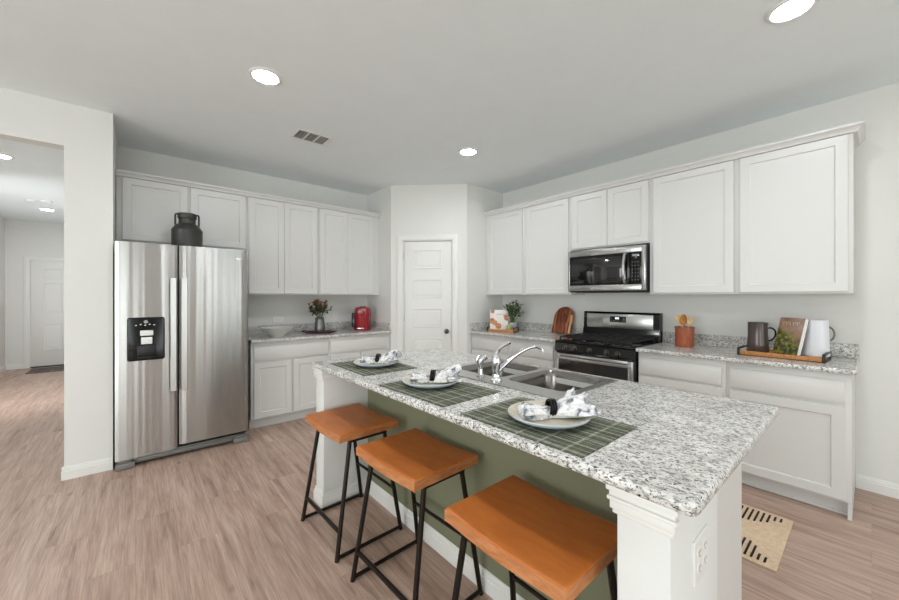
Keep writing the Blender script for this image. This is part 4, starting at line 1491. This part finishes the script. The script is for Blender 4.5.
pt2 = thing('pitcher', 'white enamel pitcher with thin grey handle on the tray, right of the book', 'pitcher', (3.650, 0.272, TZ), R(-50))
MB().lathe([(0, 0), (0.083, 0), (0.085, 0.005), (0.085, 0.022), (0.082, 0.026), (0.081, 0.12), (0.077, 0.225), (0.078, 0.252), (0.073, 0.252), (0.074, 0.12), (0.078, 0.02), (0, 0.012)], 40).out('body', M['white_glaze'], pt2, angle=50)
MB().tube(spline([(0.072, 0, 0.200), (0.108, 0, 0.196), (0.128, 0, 0.165), (0.126, 0, 0.130), (0.108, 0, 0.108), (0.082, 0, 0.104)], 6), 0.0055, 8).out('handle', M['grey_handle'], pt2)
# the big book leans back against the white pitcher
def book(name, label, w, h, t, cover, mat):
    root = thing(name, label, 'book', group='books on the counters')
    root.matrix_world = mat
    # local: cover face at -y, spine at x=0, pages to the right
    MB().box(0, -t / 2, 0, w, -t / 2 + 0.003, h, 0.0006).out('front_cover', M[cover], root)
    mb = MB()
    mb.box(0, t / 2 - 0.003, 0, w, t / 2, h, 0.0006)
    mb.box(0, -t / 2 + 0.003, 0, 0.003, t / 2 - 0.003, h)
    mb.out('back_cover', M['book_board'], root)
    MB().box(0.003, -t / 2 + 0.003, 0.003, w - 0.002, t / 2 - 0.003, h - 0.003).out('page_block', M['paper'], root)
    return root
bk = book('cookbook', 'large cookbook with leafy brown cover leaning between the two pitchers', 0.170, 0.265, 0.034, 'garden',
          Matrix.Translation((3.552, 0.468, TZ + 0.0055)) @ Matrix.Rotation(R(-125), 4, 'Z') @ Matrix.Rotation(R(-15), 4, 'X'))
mb = MB()
x = 0.024
for k in range(10):
    if k != 5:
        mb.box(x, -0.0176, 0.223, x + 0.0035, -0.0168, 0.235)
        mb.box(x + 0.0035, -0.0176, 0.232 if k % 2 else 0.223, x + 0.0075, -0.0168, 0.235 if k % 2 else 0.211)
    x += 0.0122
mb.out('title', M['title'], bk)

# small tray by the pantry: recipe book, plant, candle
ST = thing('serving_tray', 'small wooden tray with dark ends in the corner by the pantry', 'tray', (3.475, 3.010, CH), R(-68))
mb = MB()
mb.box(-0.166, -0.085, 0.0, 0.166, 0.085, 0.020, 0.002)
mb.box(-0.166, -0.093, 0.0, 0.166, -0.085, 0.034, 0.002)
mb.box(-0.166, 0.085, 0.0, 0.166, 0.093, 0.034, 0.002)
mb.out('board', M['wood_tray'], ST)
for s in (-1, 1):
    mb = MB()
    x = s * 0.170
    mb.box(x - 0.005, -0.097, 0.0, x + 0.005, -0.083, 0.060, 0.001)
    mb.box(x - 0.005, 0.083, 0.0, x + 0.005, 0.097, 0.060, 0.001)
    mb.box(x - 0.005, -0.097, 0.050, x + 0.005, 0.097, 0.060, 0.001)
    mb.box(x - 0.005, -0.097, 0.0, x + 0.005, 0.097, 0.010, 0.001)
    mb.out('end_handle', M['black'], ST)
bk2 = book('cookbook', 'small white cookbook with dishes on its cover, standing on the corner tray', 0.225, 0.250, 0.020, 'recipe',
           Matrix.Translation((3.380, 3.140, CH + 0.0230)) @ Matrix.Rotation(R(-50), 4, 'Z') @ Matrix.Rotation(R(-9), 4, 'X'))
mb = MB()
x = 0.082
for k in range(11):
    mb.box(x, -0.0106, 0.190, x + 0.004, -0.0098, 0.196)
    x += 0.0075
mb.out('title', M['book_board'], bk2)
cd = thing('candle_jar', 'small olive candle jar right of the small cookbook', 'candle', (3.488, 2.915, CH + 0.0205))
MB().lathe([(0, 0), (0.034, 0), (0.036, 0.004), (0.036, 0.066), (0.034, 0.068), (0.032, 0.066), (0.032, 0.058), (0, 0.057)], 28).out('jar', M['candle'], cd, angle=50)
MB().tube([(0, 0, 0.056), (0.001, 0, 0.068)], 0.0012, 6).out('wick', M['black'], cd)
pl = thing('potted_plant', 'leafy green plant in a pale pot behind the small cookbook', 'plant', (3.600, 2.960, CH + 0.0205))
MB().lathe([(0, 0), (0.040, 0), (0.044, 0.004), (0.054, 0.09), (0.056, 0.094), (0.051, 0.094), (0.046, 0.075), (0, 0.075)], 28).out('pot', M['pot'], pl, angle=50)
rnd = random.Random(11)
mb = MB()
for k in range(34):
    a = rnd.uniform(0, 2 * PI)
    rr = rnd.uniform(0.01, 0.155)
    tip = Vector((rr * math.cos(a) * 0.9, rr * math.sin(a), 0.375 - rr * 0.85 + rnd.uniform(-0.07, 0.04)))
    b0 = Vector((0.012 * math.cos(a), 0.012 * math.sin(a), 0.07))
    mb.tube(spline([b0, b0.lerp(tip, 0.5) + Vector((0, 0, 0.03)), tip], 4), 0.0018, 5)
    for q in range(8):
        f = rnd.uniform(0.35, 1.0)
        b = b0.lerp(tip, f) + Vector((0, 0, 0.03 * math.sin(PI * f)))
        leaf_into(mb, b, (math.cos(a) + rnd.uniform(-0.9, 0.9), math.sin(a) + rnd.uniform(-0.9, 0.9), rnd.uniform(0.0, 1.4)), rnd.uniform(0.042, 0.07), 0.019, rnd, 0.2)
mb.out('foliage', M['leaf'], pl, angle=60)

# ------------------------------------------------------------------ floor rugs
mb = MB()
RX0, RX1, RY_0, RY_1 = 2.375, 2.985, 0.305, 1.35
mb.box(RX0, RY_0, 0, RX1, RY_1, 0.008, 0.003)
rr = random.Random(2)
k = 0
y = RY_0 + 0.045
while y < RY_1 - 0.03:
    l1 = (0.05, 0.06, 0.11, 0.13, 0.15, 0.16, 0.17)[min(k, 6)]
    l0 = (0.055, 0.065, 0.13, 0.16, 0.17, 0.17, 0.17)[min(k, 6)]
    mb.box(RX1 - 0.03 - l1, y, 0.006, RX1 - 0.03, y + 0.0105, 0.0095, 0.001, mi=1)
    mb.box(RX0 + 0.03, y, 0.006, RX0 + 0.03 + l0, y + 0.0105, 0.0095, 0.001, mi=1)
    y += 0.0265
    k += 1
rug = mb.out('rug', [M['jute'], M['jute_dark']])
tag(rug, 'beige jute runner rug with black dashes on the floor behind the island', 'rug')
dm = MB().box(-1.46, 9.62, 0, -0.60, 10.22, 0.012, 0.004).out('doormat', M['mat_grey'])
tag(dm, 'dark grey doormat on the hall floor before the front door', 'doormat')

# ------------------------------------------------------------------ ceiling fixtures
def can_light(label, x, y):
    root = thing('recessed_light', label, 'ceiling light', (x, y, ZC), 0, 'recessed ceiling lights')
    MB().lathe([(0.098, 0.0), (0.098, -0.004), (0.092, -0.009), (0.078, -0.010), (0.074, -0.006), (0.074, 0.0)], 40).out('trim_ring', M['plate_white'], root, angle=50)
    MB().lathe([(0, -0.0055), (0.055, -0.0055), (0.0735, -0.004), (0.0735, -0.001), (0, -0.001)], 40).out('lens', M['lens'], root)
    return root
c0 = can_light('recessed ceiling light over the stools, in front of the refrigerator', 0.640, 2.575)
dup(c0, (2.490, 2.605, ZC), 0, 'recessed ceiling light farthest back, in front of the pantry door')
dup(c0, (2.470, 0.262, ZC), 0, 'recessed ceiling light at the upper right, nearest the camera')
dup(c0, (0.640, 0.262, ZC), 0, 'recessed ceiling light above the camera, outside the picture')
dup(c0, (-1.045, 5.775, ZC), 0, 'recessed hall ceiling light nearest the opening')
dup(c0, (-1.100, 8.850, ZC), 0, 'recessed hall ceiling light near the front door')
def detector(label, x, y):
    o = MB().lathe([(0, -0.032), (0.040, -0.032), (0.055, -0.026), (0.062, -0.012), (0.064, 0.0), (0, 0)], 32).out('smoke_detector', M['plate_white'])
    o.location = (x, y, ZC)
    tag(o, label, 'smoke detector', 'hall smoke detectors')
detector('white smoke detector on the hall ceiling, the left one', -1.17, 8.12)
detector('white smoke detector on the hall ceiling, the right one above the lamp', -1.01, 8.07)
vt = thing('ceiling_vent', 'white ceiling air vent with three grilles above the refrigerator side', 'vent', (1.195, 3.288, ZC))
mb = MB()
vx, vy = 0.150, 0.108
frame(mb, -vx, -vy, vx, vy, -vx + 0.020, -vy + 0.020, vx - 0.020, vy - 0.020, 0, 0.006)
for x in (-0.045, 0.045):
    mb.box(x - 0.005, 0.0, -vy + 0.02, x + 0.005, 0.006, vy - 0.02)
f = mb.out('frame', M['plate_white'], vt)
f.rotation_euler = (R(90), 0, 0)
f.location = (0, 0, -0.007)
MB().box(-vx + 0.018, -vy + 0.018, -0.0015, vx - 0.018, vy - 0.018, -0.0005).out('backing', M['vent_dark'], vt)
mb = MB()
for c_, ang in ((-0.0875, 35), (0.0, 35), (0.0875, -35)):
    for k in range(7):
        y = -vy + 0.032 + k * 0.0255
        if c_ > 0.05:
            xx = c_ - 0.034 + k * 0.0105
            mb.box(-0.0008, -vy + 0.022, -0.004, 0.0008, vy - 0.022, 0.004, mat=Matrix.Translation((xx, 0, -0.0055)) @ Matrix.Rotation(R(35), 4, 'Y'))
        else:
            mb.box(-0.036, -0.006, -0.0005, 0.036, 0.006, 0.0005, mat=Matrix.Translation((c_, y, -0.0055)) @ Matrix.Rotation(R(ang), 4, 'X'))
mb.out('slats', M['plate_white'], vt)
